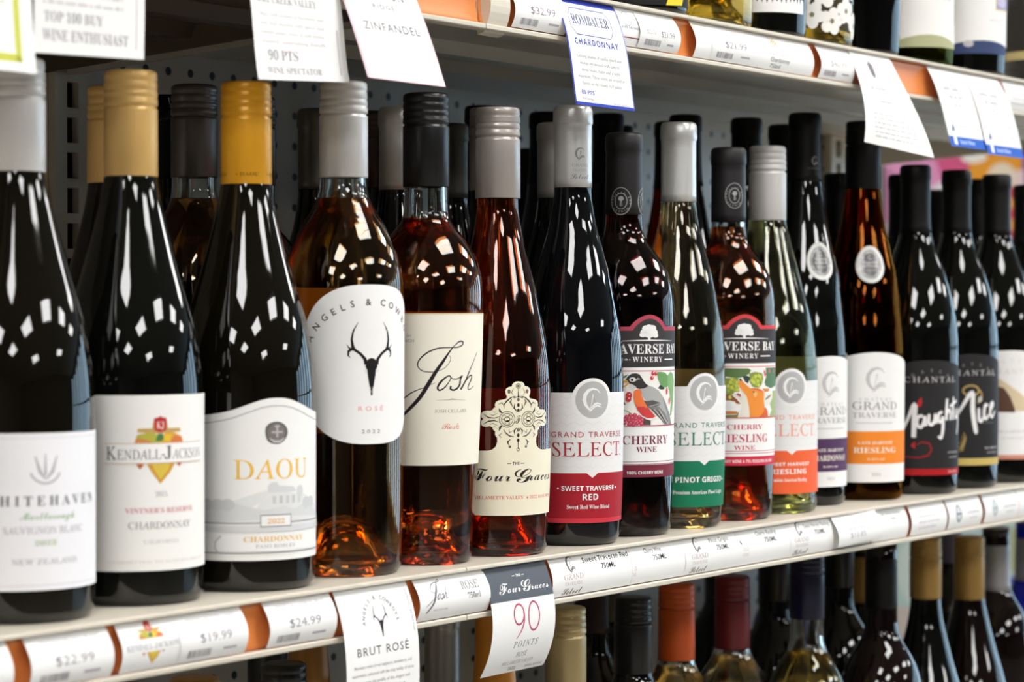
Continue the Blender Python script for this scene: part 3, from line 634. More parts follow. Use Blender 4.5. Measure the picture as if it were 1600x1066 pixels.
# --- cherry wines with painted picture labels
def winery_label(t, edge, band, name, small, bandtxt, pic, tx):
    s = sheet_on('cherry', 37.3, 25); arch = [(-46, 151.8), (-17.5, 151.8)] + [(-15.6 + 31 * i / 12, 151.8 + 8.6 * math.sin(math.pi * i / 12) ** .8) for i in range(0, 13)] + [(17.2, 151.8), (46, 151.8)]
    s.poly(arch + [(46, 43.4), (-46, 43.4)], WHITE); s.poly(arch + [(46, 122.6), (-46, 122.6)], ink(edge), 1)
    inn = [(-46, 149), (-15.4, 149)] + [(-13.6 + 27 * i / 12, 149 + 8.6 * math.sin(math.pi * i / 12) ** .8) for i in range(0, 13)] + [(15, 149), (46, 149)]
    s.poly(inn + [(46, 122.6), (-46, 122.6)], ink('3d3a3b'), 2)
    for (a, c, r1, r2) in ((-1, 148.2, 4.6, 3.6), (-5, 147.6, 3, 2.4), (3.6, 147.4, 3.2, 2.6), (-3.6, 150.4, 3, 2.4), (2, 150.6, 3.2, 2.4), (-6, 145.8, 2.6, 1.6), (4.6, 145.4, 2.6, 1.6), (-1, 151.8, 2.6, 1.6)): s.ell(a, c, r1, r2, WHITE, 3, 14)
    s.poly([(-6, 145), (-1.8, 143.8), (-1.9, 142), (.3, 142), (.2, 143.8), (4.6, 145), (0, 146.5)], WHITE, 3)
    s.line([(-25, 141.4), (-10, 141.9), (0, 142), (10, 141.9), (25, 141.4)], [.1, .6, .9, .6, .1], WHITE, 3)
    s.text('TRAVERSE BAY', -.6, 132.4, 7, WHITE, 'bold', 70, 3); s.text('WINERY', -1.2, 126.4, 3.8, WHITE, 'bold', 25, 3, space=1.3); s.rect(14, 127.7, 26, 128.5, WHITE, 3); s.scribble(-34, -15, 127.6, 1.4, WHITE, 3, 5)
    s.rect(-46, 119.7, 46, 120.3, ink(edge), 1); s.rect(-46, 80.6, 46, 119.2, ink('f4f1ec'), 1)
    pic(s); s.rect(-46, 80.2, 46, 80.8, ink(edge), 7); s.rect(-46, 20, 46, 20, WHITE, 0) if 0 else None
    if small: s.text(small, 1, 71.4, 3.9, tx, 'fine', 31, 2); s.text(name, 1, 61.4, 6.4, tx, 'fine', 44, 2); s.text('WINE', 0, 57.0 - 1.4, 3.4, tx, 'fine', 18, 2)
    else: s.text(name, -1.2, 67.2, 6.3, tx, 'fine', 40, 2); s.text('WINE', -2.2, 61.4, 4, tx, 'fine', 17, 2)
    s.rect(-46, 54.4, 46, 54.8, tx, 2); s.rect(-46, 52.6, 46, 53, tx, 2)
    b0 = 52.3 if not small else 50.4
    s.rect(-46, 43.4, 46, b0, ink(band), 3); s.text(bandtxt, -2.4 if not small else 4, 45.6, 2.2, WHITE, 'black', 31 if not small else 52, 4); s.build('front_label', t)
def robin(s):
    gr, dk, bl = ink('9b9b9a'), ink('2f2b2c'), ink('4a4748')
    for p, c, l in (([(20.9, 104.4), (30.2, 108.5), (29.3, 98), (25.4, 87.6), (22, 86.9), (23.6, 95.6)], '8fb27c', 2), ([(6, 119.2), (10.2, 119.2), (15, 118.4), (18.2, 116.2), (19, 111.4), (18.2, 107.9), (13.6, 107.6), (9.6, 109.9), (7.2, 113.8), (6.1, 117.3)], '6f9f63', 3), ([(18.2, 116.6), (23, 119.1), (27.5, 117.3), (31.3, 111.9), (29.2, 105.9), (26.8, 100.7), (23, 102.6), (19.1, 107), (17.8, 112.3)], '87b176', 3), ([(7.2, 107.3), (9.6, 109.9), (13.6, 107.6), (14.3, 106.7), (10.9, 106.2)], '34443a', 3), ([(-24, 115), (-16.7, 117.5), (-18.5, 115.3), (-24, 113)], '4e7a52', 3), ([(-24, 101), (-20.6, 99.4), (-18.5, 95.7), (-24, 95.7)], '3f6a47', 3), ([(-7.5, 87.3), (-3.7, 85.5), (.7, 84.1), (.7, 81), (-7, 81)], '564a46', 3),
                    ([(-16.1, 110.6), (-14.1, 110.4), (-12, 109.3), (-11.1, 107.8), (-12.8, 106.3), (-15, 106.7), (-16.3, 108.5)], 'dfdcda', 4), ([(-8.4, 106.9), (-4.7, 107.7), (-1.1, 109.2), (2.7, 108.3), (7.8, 105.6), (11.5, 102), (15, 97.6), (18.2, 92.7), (21.4, 88.2), (24.6, 81), (13.6, 81), (9.6, 87.3), (5.5, 90.9), (1.2, 94.5), (-2.8, 98), (-6.1, 101.5), (-7.5, 104.5)], 'b0b0ae', 4), ([(11.5, 102), (15, 97.6), (18.2, 92.7), (21.4, 88.2), (24.6, 81), (20, 81), (17, 90), (13.5, 96)], '8f9092', 5), ([(-6.1, 98.9), (-2.8, 98.2), (2.2, 98.8), (7.8, 97.3), (10.2, 96.4), (7.8, 94.7), (2.2, 93.6), (-1.3, 93.2), (-3.7, 95.4)], '5a5858', 5), ([(-.3, 93.2), (7.8, 94.3), (15.8, 88.4), (19.1, 83.5), (17, 81), (13, 82), (10.2, 85.6), (4.4, 89.6)], '83827f', 5),
                    ([(-12.8, 105.4), (-11.1, 106.7), (-8.4, 106.9), (-7, 105.4), (-6.8, 102.4), (-5.6, 99.8), (-3.7, 96.3), (-1.8, 93.7), (-3.7, 93.3), (-7, 94.6), (-10.2, 94.6), (-12.2, 97.2), (-13, 101.1)], 'ee7a45', 6), ([(-12.2, 97.2), (-10.2, 94.6), (-7, 94.4), (-1.8, 93.6), (1.2, 90.6), (4.9, 87), (2.2, 86), (-1.8, 85.9), (-6.1, 87.7), (-9.7, 91.6)], 'd24646', 6), ([(-6.1, 87.5), (-1.8, 85.7), (2.2, 85.8), (5.5, 86.8), (6.6, 85.2), (2.2, 84.5), (-2.8, 85)], 'f0eeea', 6),
                    ([(-18.7, 114.1), (-16.7, 116.6), (-14.1, 118.1), (-11.1, 118.4), (-8.4, 117.5), (-6.8, 115.3), (-5.2, 112.7), (-3.3, 110.5), (-1.1, 109.2), (-4.7, 107.5), (-8.4, 107.1), (-10.2, 107.6), (-11.7, 109.3), (-14.1, 110.6), (-16.1, 111), (-16.7, 112.5)], '3a3638', 6), ([(-22, 113.2), (-18.7, 113.4), (-16.5, 112.3), (-16.7, 111.7), (-18.5, 111.9), (-22, 112)], 'e9a53c', 7), ([(-22, 108.4), (-18.9, 109.7), (-16.7, 111.5), (-16.3, 110.8), (-18, 109.3), (-22, 107)], 'e9a53c', 7)):
        s.poly(p, ink(c), l)
    s.ell(-13.6, 113.8, 2.5, 1.7, ink('eceae6'), 7, 16); s.ell(-14, 113.6, 1, 1, ink('1b191a'), 8, 14); s.line([(-12.6, 112.2), (-9.6, 114.6), (-8, 114)], [.3, 1.4, .3], ink('a9a8a8'), 7)
    for k in range(4): s.line([(1 + k * 2.4, 92.6 - k * .2), (6 + k * 2.6, 88.6 - k), (11 + k * 2.4, 84.4 - k)], [.3, .8, .3], ink('d8d7d4') if k % 2 else dk, 8)
    for k in range(9): s.line([(-1.6 + k * 1.3, 93.6 + k * .28), (-1 + k * 1.3, 94.6 + k * .28)], .35, ink('efeeec'), 8)
    for a, c, r_ in ((-16.3, 102.6, 2.4), (-16.7, 99.8, 2.2), (1.4, 114.8, 1.5), (2.2, 118.2, 1.5), (4.9, 118, 1.5)): s.ell(a, c, r_, r_, ink('c93d3f'), 6, 16); s.ell(a + .5, c + .6, .45, .45, WHITE, 7, 8)
    for a, c in ((17, 105), (20.6, 97.8)): s.ell(a, c, 1.3, 2.7, ink('d6636e'), 6, 16)
    for a, c in ((-15.2, 88.2), (-11.9, 88.2), (-8.8, 86.8), (-6.5, 84.7), (-18, 86.9), (-14.1, 86.5), (-11.1, 85.6), (-8.4, 83.8), (-19.3, 85.2), (-16.3, 84.3), (-13.3, 83.9), (-10.2, 82.4), (-19.7, 82.6), (-7, 82), (-16, 81.6), (-13, 81.4)): s.ell(a, c, 1.7, 1.6, ink('c8465c'), 6, 14); s.ell(a + .3, c + .4, .6, .5, ink('e08a96'), 7, 8)
    s.line([(-20, 92), (-17, 91), (-15.4, 89.6)], .5, ink('5d8a55'), 6)
def fox(s):
    for p, c, l in (([(-20, 119), (2.7, 118.6), (5, 117.1), (3.2, 114.4), (-.3, 112.5), (-4.7, 111.2), (-10.7, 111.7), (-20, 113)], '5f7a4c', 2), ([(20.1, 119), (44, 119), (44, 105), (27.1, 102.8), (20.1, 104.8), (18.6, 107.6), (20.8, 112.2)], '5c7f5e', 2), ([(-20, 111), (-5.6, 111.6), (-5.4, 104.2), (-4.7, 100.5), (-8.4, 100.5), (-10.3, 98.2), (-20, 98.7)], '8a9a4a', 2), ([(3.2, 114.8), (8.6, 115.9), (15.8, 114.7), (17.2, 110.5), (15.2, 105.8), (12.1, 103.1), (6.4, 104.1), (3.7, 107.9)], '87994a', 2), ([(30.5, 100.8), (46, 101), (46, 80.8), (25.2, 80.8), (29.4, 85.8), (26.1, 90.6), (30.6, 95.2)], 'a9ba85', 2), ([(-2.3, 112.6), (2.2, 113), (4.2, 111.1), (2.2, 107), (-.3, 108.4)], '3b4744', 3), ([(-20, 99), (-13, 98.7), (-10.3, 97.8), (-7, 95), (-3.7, 91.2), (-7, 91.3), (-8.4, 93.1), (-20, 94.5)], '94583a', 3), ([(15.8, 102.8), (25.1, 102.6), (24.2, 100.3), (18.6, 100.2)], 'e08a4a', 3), ([(-20, 85.6), (-7, 85.6), (-5.6, 83.4), (-20, 82.9)], 'c98148', 3), ([(-20, 82.5), (-7, 82.9), (-4.9, 85.7), (-6, 80.8), (-20, 80.8)], '6f7f4a', 3),
                    ([(-5.1, 109.6), (-2.7, 109.3), (.2, 106.5), (4.3, 103.2), (8.6, 103.4), (13.3, 102.6), (17.9, 100.2), (18.6, 98.3), (17.9, 92.7), (19.4, 89), (22.5, 85.6), (23.8, 80.8), (3.8, 80.8), (3.5, 87), (2.2, 93), (1.2, 96.8), (-1.8, 100.5), (-4.7, 104.2), (-5.6, 107)], 'ee9440', 4), ([(17.9, 92.7), (19.4, 89), (22.5, 85.6), (23.8, 80.8), (12.1, 80.8), (15.9, 83), (18.7, 86.2), (17.2, 89)], 'd9683f', 5), ([(4.3, 103.2), (8.6, 103.4), (13.3, 102.6), (17.9, 100.2), (13.3, 101), (8.6, 102.2)], 'da6a41', 5), ([(-5.1, 110.5), (-3.7, 110.7), (-2.5, 109.3), (-3.7, 109.1), (-5, 109.6)], '2a2830', 6),
                    ([(-5.5, 106.1), (-4.7, 103.8), (-1.8, 100.5), (1.2, 96.8), (2.2, 93), (3.5, 87), (3.8, 80.8), (-6, 80.8), (-4.2, 84.8), (-2.7, 89.4), (-3.7, 93.1), (-7, 96.4), (-9.8, 98.2), (-10, 99.1), (-7.5, 98.7), (-3.7, 96.8), (-2.7, 99.1), (-4.7, 102.4)], 'e6e0d4', 5), ([(-7.5, 98.7), (-6.1, 99.6), (-3.7, 98.7), (-3.5, 96.8), (-5.1, 97)], 'b5545c', 6), ([(17.9, 99.3), (23.3, 99.4), (31.2, 98.9), (29.3, 94.3), (25.2, 90.7), (18.6, 87.6), (17.9, 92.7)], 'ece6da', 6), ([(18.6, 94.1), (22.5, 96.8), (28.2, 98), (25.1, 95.8), (20.9, 94.1)], '8b7f74', 7), ([(6.1, 100.4), (7.5, 100.9), (8.6, 100.1), (7.2, 99.7)], '4a3550', 7)):
        s.poly(p, ink(c), l)
    s.ell(8.8, 98.6, 1.7, 2.2, ink('f2bd7c'), 6, 14); s.ell(-13, 90.5, 4.5, 3.4, WHITE, 4, 18); s.rect(-20, 86, -5, 88.4, WHITE, 4)
    s.poly([(22, 99.4), (27, 101), (30, 99)], WHITE, 3); s.ell(12, 112.8, 3, 2.2, ink('f4f1ec'), 1, 12)
    for i, (a, c) in enumerate(((6.9, 111.1), (9.1, 112.4), (12, 112.9), (9.1, 109.7), (11.4, 108.7), (7.5, 107.8), (9.7, 106.4), (12.1, 105.4), (13.9, 112), (14.5, 109.6), (5.8, 109.2), (-10.7, 110.3), (-8.4, 109.3), (-6.5, 107.9), (-11.7, 107.9), (-9.3, 106.6), (-7, 105.2), (-10.7, 103.8), (-8.4, 102.4), (-12.1, 96.4), (-13.4, 105), (-13.2, 101.6), (-6.4, 102.2))): s.ell(a, c, 1.4, 1.5, ink('c9cf5a') if i % 3 else ink('aab84c'), 3 if i < 11 else 3, 12)
    for a, c in ((18.6, 115.6), (19.3, 113.7), (25.1, 116.3), (34, 116.1)): s.ell(a, c, 1.3, 1.5, ink('d9707c'), 3, 12)
CAPB = mat('matt charcoal capsule', '211f20', .42, spec=.35)
def round_stamp(t, angles, z):
    c = [k for k in t.children if k.name.startswith('capsule')][0]
    s = Sheet(lambda u, v, o: ((13.72 + o) * math.cos(u / 13.6), (13.72 + o) * math.sin(u / 13.6), v), 1.5); g = ink('a9a7a6')
    for u in angles:
        s.ring(u, z, 7.4, 9.8, .5, g, 1); s.ring(u, z, 4.4, 5.8, .5, g, 1); s.arc_text('TRAVERSE BAY WINERY', u, z - .8, 6, 1.5, g, 200, -140)
        s.ell(u, z + 1.8, 2, 1.8, g, 1, 14); s.rect(u - .5, z - 1, u + .5, z + 1, g, 1); s.text('B', u, z - 3.6, 2.6, g, 'bold', 2)
    s.build('capsule_stamp', c)
t = bottle('cherry wine bottle with charcoal capsule, painted robin on its label', 1507.0, 43, 242.8, 'cherry', 293.3, 'cork', CAPB, 60, clear('cherry glass', (.97, .97, .96), 1.5), clear('cherry red wine', (.30, .03, .015), 1.33), 236)
winery_label(t, 'b5485a', '7d2c40', 'CHERRY', None, '100% CHERRY WINE', robin, ink('7a3048')); round_stamp(t, (-9.5, 11.5), 243)

STRAW = clear('straw wine', (.96, .87, .68), 1.33)
t = bottle('pinot grigio bottle with silver capsule, sail emblem label with green base band', 1585.7, 44, 244.6, 'select', 305.8, 'cork', SEL, 60.2, clear('flint glass', (.985, .99, .98), 1.5), STRAW, 262)
back_paper(t, 'select', 36, 20, 118, 40, ink('efe8d6'))
s = select_label(t, 'select', 36, '3e8067', '1d7a57', 'PINOT GRIGIO', None, 'Premium American Pinot Grigio', 3.9, 0, 44)
s.ell(-26, 36.6, .7, .7, WHITE, 3); s.ell(23, 36.6, .7, .7, WHITE, 3); s.build('front_label', t)

t = bottle('cherry riesling bottle with charcoal capsule, painted fox reaching for grapes on label', 1664.9, 46, 230.6, 'cherry', 291.2, 'cork', CAPB, 58.4, CLEAR, clear('amber pink wine', (.86, .42, .18), 1.33), 229)
back_paper(t, 'cherry', 37.3, 44, 150, 38, ink('e9dccb'))
winery_label(t, 'd9474e', 'd6364f', 'RIESLING', 'CHERRY', 'CHERRY WINE & 75% RIESLING BLEND', fox, ink('c4405a')); round_stamp(t, (0,), 253)

t = bottle('pale riesling bottle with white grey screw cap, sail emblem label with orange base band', 1745.9, 56, 237.7, 'harvest', 297.1, 'screw', mat('pale grey cap', 'd6d3d0', .36, metal=.15), 60.5, clear('pale green glass', (.97, .98, .93), 1.5), clear('pale yellow wine', (.97, .955, .8), 1.33), 264)
back_paper(t, 'harvest', 40.5, 20, 124, 44, ink('eef0da'))
s = select_label(t, 'harvest', 40.5, 'f0a58c', 'f0683c', 'SWEET HARVEST', 'RIESLING', 'Premium American Riesling', 2.6, 3.8, 40, 32); s.build('front_label', t)

# --- two tall slim bottles with round silver neck seals
def chateau_label(t, band, z0, z1, l1, l2, dz, seal_u, seal_z):
    s = sheet_on('flute', 36, 30); top = [(-46, 116)] + [(u, 127.4 + dz - (u / 11.5) ** 2 * .72) for u in range(-42, 43, 3)] + [(46, 116)]
    s.poly(top + [(46, 16), (-46, 16)], ink('f3f2f0')); s.rect(-46, z0, 46, z1, ink(band), 1); c = ink('faf1e2'); g = ink('bdbbba')
    sail_mark(s, 0, 104 + dz, 9.4, ink('c9c7c5'), 2); s.text('CHATEAU', 0, 86 + dz, 2.6, ink('b4b1b0'), 'serif', 30, 2, space=1.5)
    s.text('GRAND', 0, 78.4 + dz, 6.6, ink('8b8a8a'), 'serif', 42, 2); s.text('TRAVERSE', 0, 71.4 + dz, 4.8, ink('b3b1b1'), 'fine', 42, 2); s.rect(-18, 66.6 + dz, 16, 67.2 + dz, g, 2)
    s.text(l1, 0, z1 - 11, 2.6, c, 'bold', 32, 2); s.text(l2, 0, z1 - 18.6, 4.8, c, 'bold', 40, 2); s.scribble(-8, 9, z0 + 3.4, 1.5, c, 2, 3); s.text('2021', 0, 21.6, 2.4, g, 'serif', 9, 2); s.build('front_label', t)
    k = Sheet(wrap('flute', 30.5, .3), 2, 2); k.ell(seal_u, seal_z, 14.2, 16, ink('efeeec')); k.ell(seal_u, seal_z, 11, 12.4, foil('8d8c8b'), 1); k.ell(seal_u, seal_z, 8.6, 9.8, foil('6c6b6b'), 2); k.ring(seal_u, seal_z, 9.8, 11.1, .7, ink('b9b8b6'), 2)
    k.text('2021' if dz < 0 else '2022', seal_u, seal_z - 2.2, 4.6, ink('d0cfcd'), 'bold', 13.5, 3); sail_mark(k, seal_u, seal_z + 5.8, 2.2, ink('cfcecb'), 3); k.text('VINTAGE', seal_u, seal_z - 6, 1.7, ink('c4c2c0'), 'bold', 9, 3); k.build('neck_seal', t)
t = bottle('tall slim bottle with black capsule and silver neck seal, white label with purple band', 1828.4, 66, 247.1, 'flute', 330.1, 'cork', mat('black capsule', '0d0c0c', .45, spec=.28), 58.4, DARK)
chateau_label(t, '553a5e', 28.8, 56.4, 'LATE HARVEST', 'CHARDONNAY', -2.2, -4.5, 204.6)
c = [k for k in t.children if k.name.startswith('capsule')][0]
s = Sheet(lambda u, v, o: ((13.8 + o) * math.cos(u / 13.6), (13.8 + o) * math.sin(u / 13.6), v), 1.5); sail_mark(s, 0, 289, 3.4, ink('a8a6a4'), 2); s.text('GRAND', 0, 281.6, 2, ink('8f8d8b'), 'serif', 12, 2); s.text('TRAVERSE', 0, 279, 1.6, ink('8f8d8b'), 'serif', 12, 2); s.build('capsule_mark', c)
t = bottle('tall slim amber bottle with black cap and silver neck seal, orange label band', 1908.9, 52, 226.3, 'flute', 327.5, 'screw', mat('black capsule', '0d0c0c', .45, spec=.28), 59, AMBER, clear('late harvest wine', (.75, .45, .14), 1.33), 285)
chateau_label(t, 'f28c2e', 31.7, 59.7, 'LATE HARVEST', 'RIESLING', 0, -3, 202.9)

# --- three squat-shouldered bottles with black capsules at the right
BC = mat('black capsule', '0d0c0c', .45, spec=.28)
def chantal_label(t, word, kind):
    s = sheet_on('chantal', 39, 30); dz = 0 if kind == 'red' else 4.2
    top = [(-50, 106 + dz)] + [(u, 119.2 + dz - (u / 12.) ** 2 * .6) for u in range(-48, 49, 4)] + [(50, 106 + dz)]
    s.poly(top + [(50, 17.4 + dz), (-50, 17.4 + dz)], ink('2b292a')); g = ink('cfccca'); a_ = 'b01c22' if kind == 'red' else 'c6ad5e'
    s.arc_text('CHATEAU', 0, 70 + dz, 38.5, 2.8, ink('a19e9d'), 128, 52, 'serif', 1); s.text('CHANTAL', 2, 99.6 + dz, 5, g, 'serif', 54, 2, space=1.3)
    if kind == 'red':
        s.poly([(-14, 78), (-12.4, 83), (-9.4, 87), (-8.6, 82), (-10, 78)], ink('c2262b'), 1); s.poly([(-34, 80), (-30, 88), (-26, 80)], ink('c2262b'), 1)
        s.line([(-26, 34), (-12, 33), (-3, 35), (0, 40), (-2, 45.6), (-9, 47), (-14, 44)], [.8, 1.2, 1.4, 1.4, 1.3, 1.2, .6], ink('a41d22'), 1); s.poly([(-15, 47.5), (-19, 44), (-15, 40.5)], ink('c2262b'), 1)
        pen(s, [(-26, 57), (-21, 68), (-15.4, 80.4), (-15.6, 68), (-16.2, 51)], [2.4, 2.8, 4, 4.6, 4], ink('f0eeee'), 3)
        pen(s, [(-8, 70), (-12.4, 69), (-13.4, 62.6), (-9.6, 60), (-6.6, 66), (-6.4, 70), (-5.4, 61)], [2.6, 3, 3.2, 3, 3, 3.2, 2.6], ink('f0eeee'), 3)
        pen(s, [(-2.4, 71.6), (-2.6, 64), (.4, 62.4), (3, 67), (3.4, 72), (4.4, 63)], [2.6, 3, 3, 3, 3, 2.6], ink('f0eeee'), 3)
        pen(s, [(11, 73.4), (7, 71.6), (6.8, 66), (9.4, 64.6), (11.6, 69), (11.4, 58), (9.6, 50.6), (6.4, 52)], [2.4, 3, 3, 3, 3, 3.2, 3, 2], ink('f0eeee'), 3)
        pen(s, [(16.4, 85), (15.6, 74), (15.6, 66)], [2.4, 3.4, 3], ink('f0eeee'), 3); pen(s, [(15.8, 70), (18.6, 75), (20.8, 73), (21, 66)], [2, 2.6, 2.8, 2.6], ink('f0eeee'), 3)
        pen(s, [(26, 86.4), (25, 74), (25.6, 66)], [2.4, 3.2, 2.6], ink('f0eeee'), 3); s.line([(20, 78), (32, 83)], 2.6, ink('f0eeee'), 3); pen(s, [(30, 76), (30, 69), (33.4, 68), (36, 76), (36, 62), (33, 53)], [2.2, 2.6, 2.6, 2.6, 2.8, 2], ink('f0eeee'), 3)
        s.rect(-50, 17.4, 50, 23, ink('b01c22'), 2); s.scribble(18, 34, 36.6, 1.8, g, 2, 4); s.scribble(20, 34, 32.4, 1.4, g, 2, 6); s.text('2021 ESTATE', 26, 19.4, 1.8, ink('f2c9c9'), 'black', 15, 3)
    else:
        s.ring(-1, 90, 7.6, 4.6, 1.8, ink('b59a5e'), 1); s.ring(5, 85, 5, 6, 1.6, ink('b59a5e'), 1, -90, 60, 14)
        for k in range(5): s.line([(-8 - k * 1.4, 52 - k * 3), (-6 - k * .6, 46 - k * 2.6), (-10 - k, 40 - k * 1.6)], [.5, 1.6, .4], ink('b59a5e'), 1)
        pen(s, [(-15, 66), (-9, 76), (0, 88.6), (.6, 72), (3.4, 54), (5, 51)], [2.4, 3, 4, 4.6, 4.2, 2.4], ink('f0eeee'), 3); s.ring(8, 82, 1.5, 1.8, 1, ink('f0eeee'), 3)
        pen(s, [(6.6, 74), (7, 64), (9.6, 62), (13, 68)], [2.4, 3.2, 3, 2], ink('f0eeee'), 3); pen(s, [(17.6, 76), (14, 76.4), (12.6, 68), (15, 64), (19, 68)], [2.4, 3.2, 3.2, 3, 2], ink('f0eeee'), 3); pen(s, [(20.6, 71), (25, 76), (24.4, 79), (21.4, 76), (21, 68), (24, 65.6), (29, 71)], [2, 2.8, 2.8, 3, 3, 2.8, 1.6], ink('f0eeee'), 3)
        s.rect(-50, 21.6, 50, 28, ink('cdb568'), 2); s.scribble(10, 26, 60, 1.2, ink('8a8887'), 2, 8); s.scribble(14, 34, 36.6, 1.8, g, 2, 9); s.scribble(17, 33, 32.6, 1.4, g, 2, 10)
    s.build('front_label', t)
t = bottle('black-capped bottle with black label, white brush script and red tail and band', 1998.6, 45, 227.6, 'chantal', 293.8, 'cork', BC, 61, DARK); chantal_label(t, 'Naughty', 'red')
t = bottle('black-capped bottle with black label, white brush script, gold halo and gold band', 2085.5, 45, 226.7, 'chantal', 293.3, 'cork', BC, 58, DARK); chantal_label(t, 'Nice', 'gold')
t = bottle('black-capped bottle with white label showing a brown hillside, last in the front row', 2176.6, 45, 225.7, 'chantal', 293.3, 'cork', BC, 58, DARK)
s = sheet_on('chantal', 40, 30); s.poly([(u, 125.4 - (u / 12.) ** 2 * .5) for u in range(-50, 51, 4)] + [(50, 22.6), (-50, 22.6)], ink('f2f0ed')); s.arc_text('CHATEAU', 0, 76, 38.5, 2.8, ink('cfcbc6'), 128, 52, 'serif', 1); s.text('CHANTAL', 2, 103, 5, ink('d9d5cf'), 'serif', 54, 1, space=1.3)
s.poly([(-50, 68), (-50, 100), (-36, 96), (-20, 104), (-8, 96), (4, 88), (20, 78), (50, 74), (50, 68)], ink('dcc9a6'), 1); s.poly([(-50, 68), (-50, 86), (-30, 84), (-16, 92), (-8, 90), (-2, 82), (3, 70), (3, 67)], ink('5e4236'), 2); s.poly([(12, 68), (30, 88), (50, 90), (50, 68)], ink('d8b8a6'), 2)
s.rect(-50, 27, 50, 67, ink('f4f3f1'), 3); s.rect(-50, 22.6, 50, 26.6, ink('d8917c'), 4); s.scribble(-14, 18, 48, 2, ink('c4bfba'), 4, 12); s.scribble(-10, 14, 42, 1.6, ink('cfcac5'), 4, 13); s.build('front_label', t)

# ------------------------------------------------------------------ bottles standing further back on the middle shelf
def back(label, x, y, prof, h, cap, capm, capl, glass=DARK, **k): return bottle(label, x, y, 240, prof, h, cap, capm, capl, glass, seg=40, **k)
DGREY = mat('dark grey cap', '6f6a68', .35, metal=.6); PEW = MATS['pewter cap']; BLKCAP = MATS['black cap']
back('gold-capped bottle half hidden behind the tan gold cap and leaf label bottle', 1090, 153, 'burgundy', 302, 'screw', GOLD, 60, DARKW)
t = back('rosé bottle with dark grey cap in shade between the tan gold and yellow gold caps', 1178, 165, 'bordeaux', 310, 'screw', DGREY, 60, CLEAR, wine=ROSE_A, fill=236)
back('black flat-topped bottle deep in shade, just right of the tan gold cap', 1282, 290, 'bordeaux', 317, 'cork', BC, 60)
back('black screw-capped bottle peeking out on the right of the yellow gold cap', 1265, 190, 'tapered', 310, 'screw', BLKCAP, 61)
back('silver capsule bottle toned dark as shade, left of the deer skull rosé, partly covered by its neck', 1341, 197, 'select', 307, 'cork', mat('shaded grey capsule', '7c7874', .35, metal=.6), 57.5)  # silver capsule; its shading is put into the darker grey
back('dark screw-capped bottle in the gap right of the deer skull rosé cap', 1516, 285, 'graces', 321, 'screw', mat('bronze cap', '5e534d', .3, metal=.6), 61)
back('grey capsule bottle left of the black screw cap of the flowing script rosé', 1334, 118, 'select', 304, 'cork', SEL, 57.5)
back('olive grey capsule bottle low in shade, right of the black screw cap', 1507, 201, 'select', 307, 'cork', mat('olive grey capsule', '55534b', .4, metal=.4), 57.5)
back('pewter-capped bottle directly behind the ornate cross rosé', 1465, 134, 'graces', 313, 'screw', PEW, 61, DARKR)
back('tall black-capped bottle behind and left of the pewter knurled cap', 1583, 226, 'flute', 327, 'cork', BC, 60)
back('silver capsule bottle just left of the front silver capsule over the red band label', 1548, 132, 'select', 307, 'cork', SEL, 57.5)
back('tall black-capped bottle between the pewter cap and the silver capsule', 1674, 226, 'flute', 328, 'cork', BC, 60)
back('black-capped bottle standing low in the gap right of the pewter cap', 1760, 300, 'cherry', 305, 'cork', BC, 60)
back('tall black-capped bottle just below the blue-bordered hanging card', 1768, 225, 'flute', 333, 'cork', BC, 60)
back('black-capped bottle right of the card with the blue border, behind the robin label bottle', 1879, 285, 'flute', 332, 'cork', BC, 60, AMBER)
back('tall black-capped bottle right behind the silver capsule of the green band bottle', 1766, 146, 'flute', 328, 'cork', BC, 60)
back('black-capped bottle at the left of the green band bottle, amber glass neck', 1854, 215, 'flute', 331, 'cork', BC, 60, AMBER)
back('tall black-capped bottle standing over the fox label bottle', 1856, 138, 'flute', 331, 'cork', BC, 60)
back('tall black-capped bottle between the pale grey cap and the purple band bottle', 1943, 149, 'flute', 331, 'cork', BC, 60, OLIVE)
back('short black-capped bottle in the gap between the two bottles with silver neck seals', 2033, 140, 'chantal', 291, 'cork', BC, 60)
back('black-capped bottle behind the red tail label bottle, on its left', 2135, 124, 'chantal', 294, 'cork', BC, 60)
back('black-capped bottle in the gap between red band and gold band bottles', 2432, 228, 'chantal', 294, 'cork', BC, 60)
back('black-capped bottle in the gap between gold band and hillside label bottles', 2341, 140, 'chantal', 299, 'cork', BC, 60)
back('black-capped bottle at the right edge beside the hillside label bottle', 2262, 50, 'chantal', 287, 'cork', BC, 60)

# ------------------------------------------------------------------ bottles on the upper shelf (only their lower halves are in the picture)
UP = 378
LEM = clear('lemon wine', (.88, .78, .42), 1.33)
def upper(label, x, prof, glass, **k): return bottle(label, x, 46, 228, prof, 300, 'cork', BC, 60, glass, z=UP, seg=56, **k)
t = upper('dark bottle with black label and yellow sticker on the upper shelf, leftmost there', 1535, 'cherry', DARKW)
s = sheet_on('cherry', 37.3); s.rect(-47, 8, 47, 110, ink('1d1c1d')); s.poly([(10, 8), (28, 9), (30, 15), (12, 13)], ink('e8d23a'), 1); s.build('front_label', t)
t = upper('clear bottle of yellow wine on the upper shelf, right of the black label bottle', 1632, 'cherry', CLEAR, wine=LEM, fill=236)
t = upper('dark bottle with white square label on the upper shelf above the black robin bottle capsule', 1719, 'cherry', DARK)
s = sheet_on('cherry', 37.3); s.rect(-40, 21, 30, 120, ink('f4f3f2')); s.scribble(2, 24, 44, 1.6, ink('c9c5cc'), 1, 2); s.build('front_label', t)
t = upper('clear bottle printed with large white petals on the upper shelf', 1801, 'cherry', CLEAR, wine=LEM, fill=236)
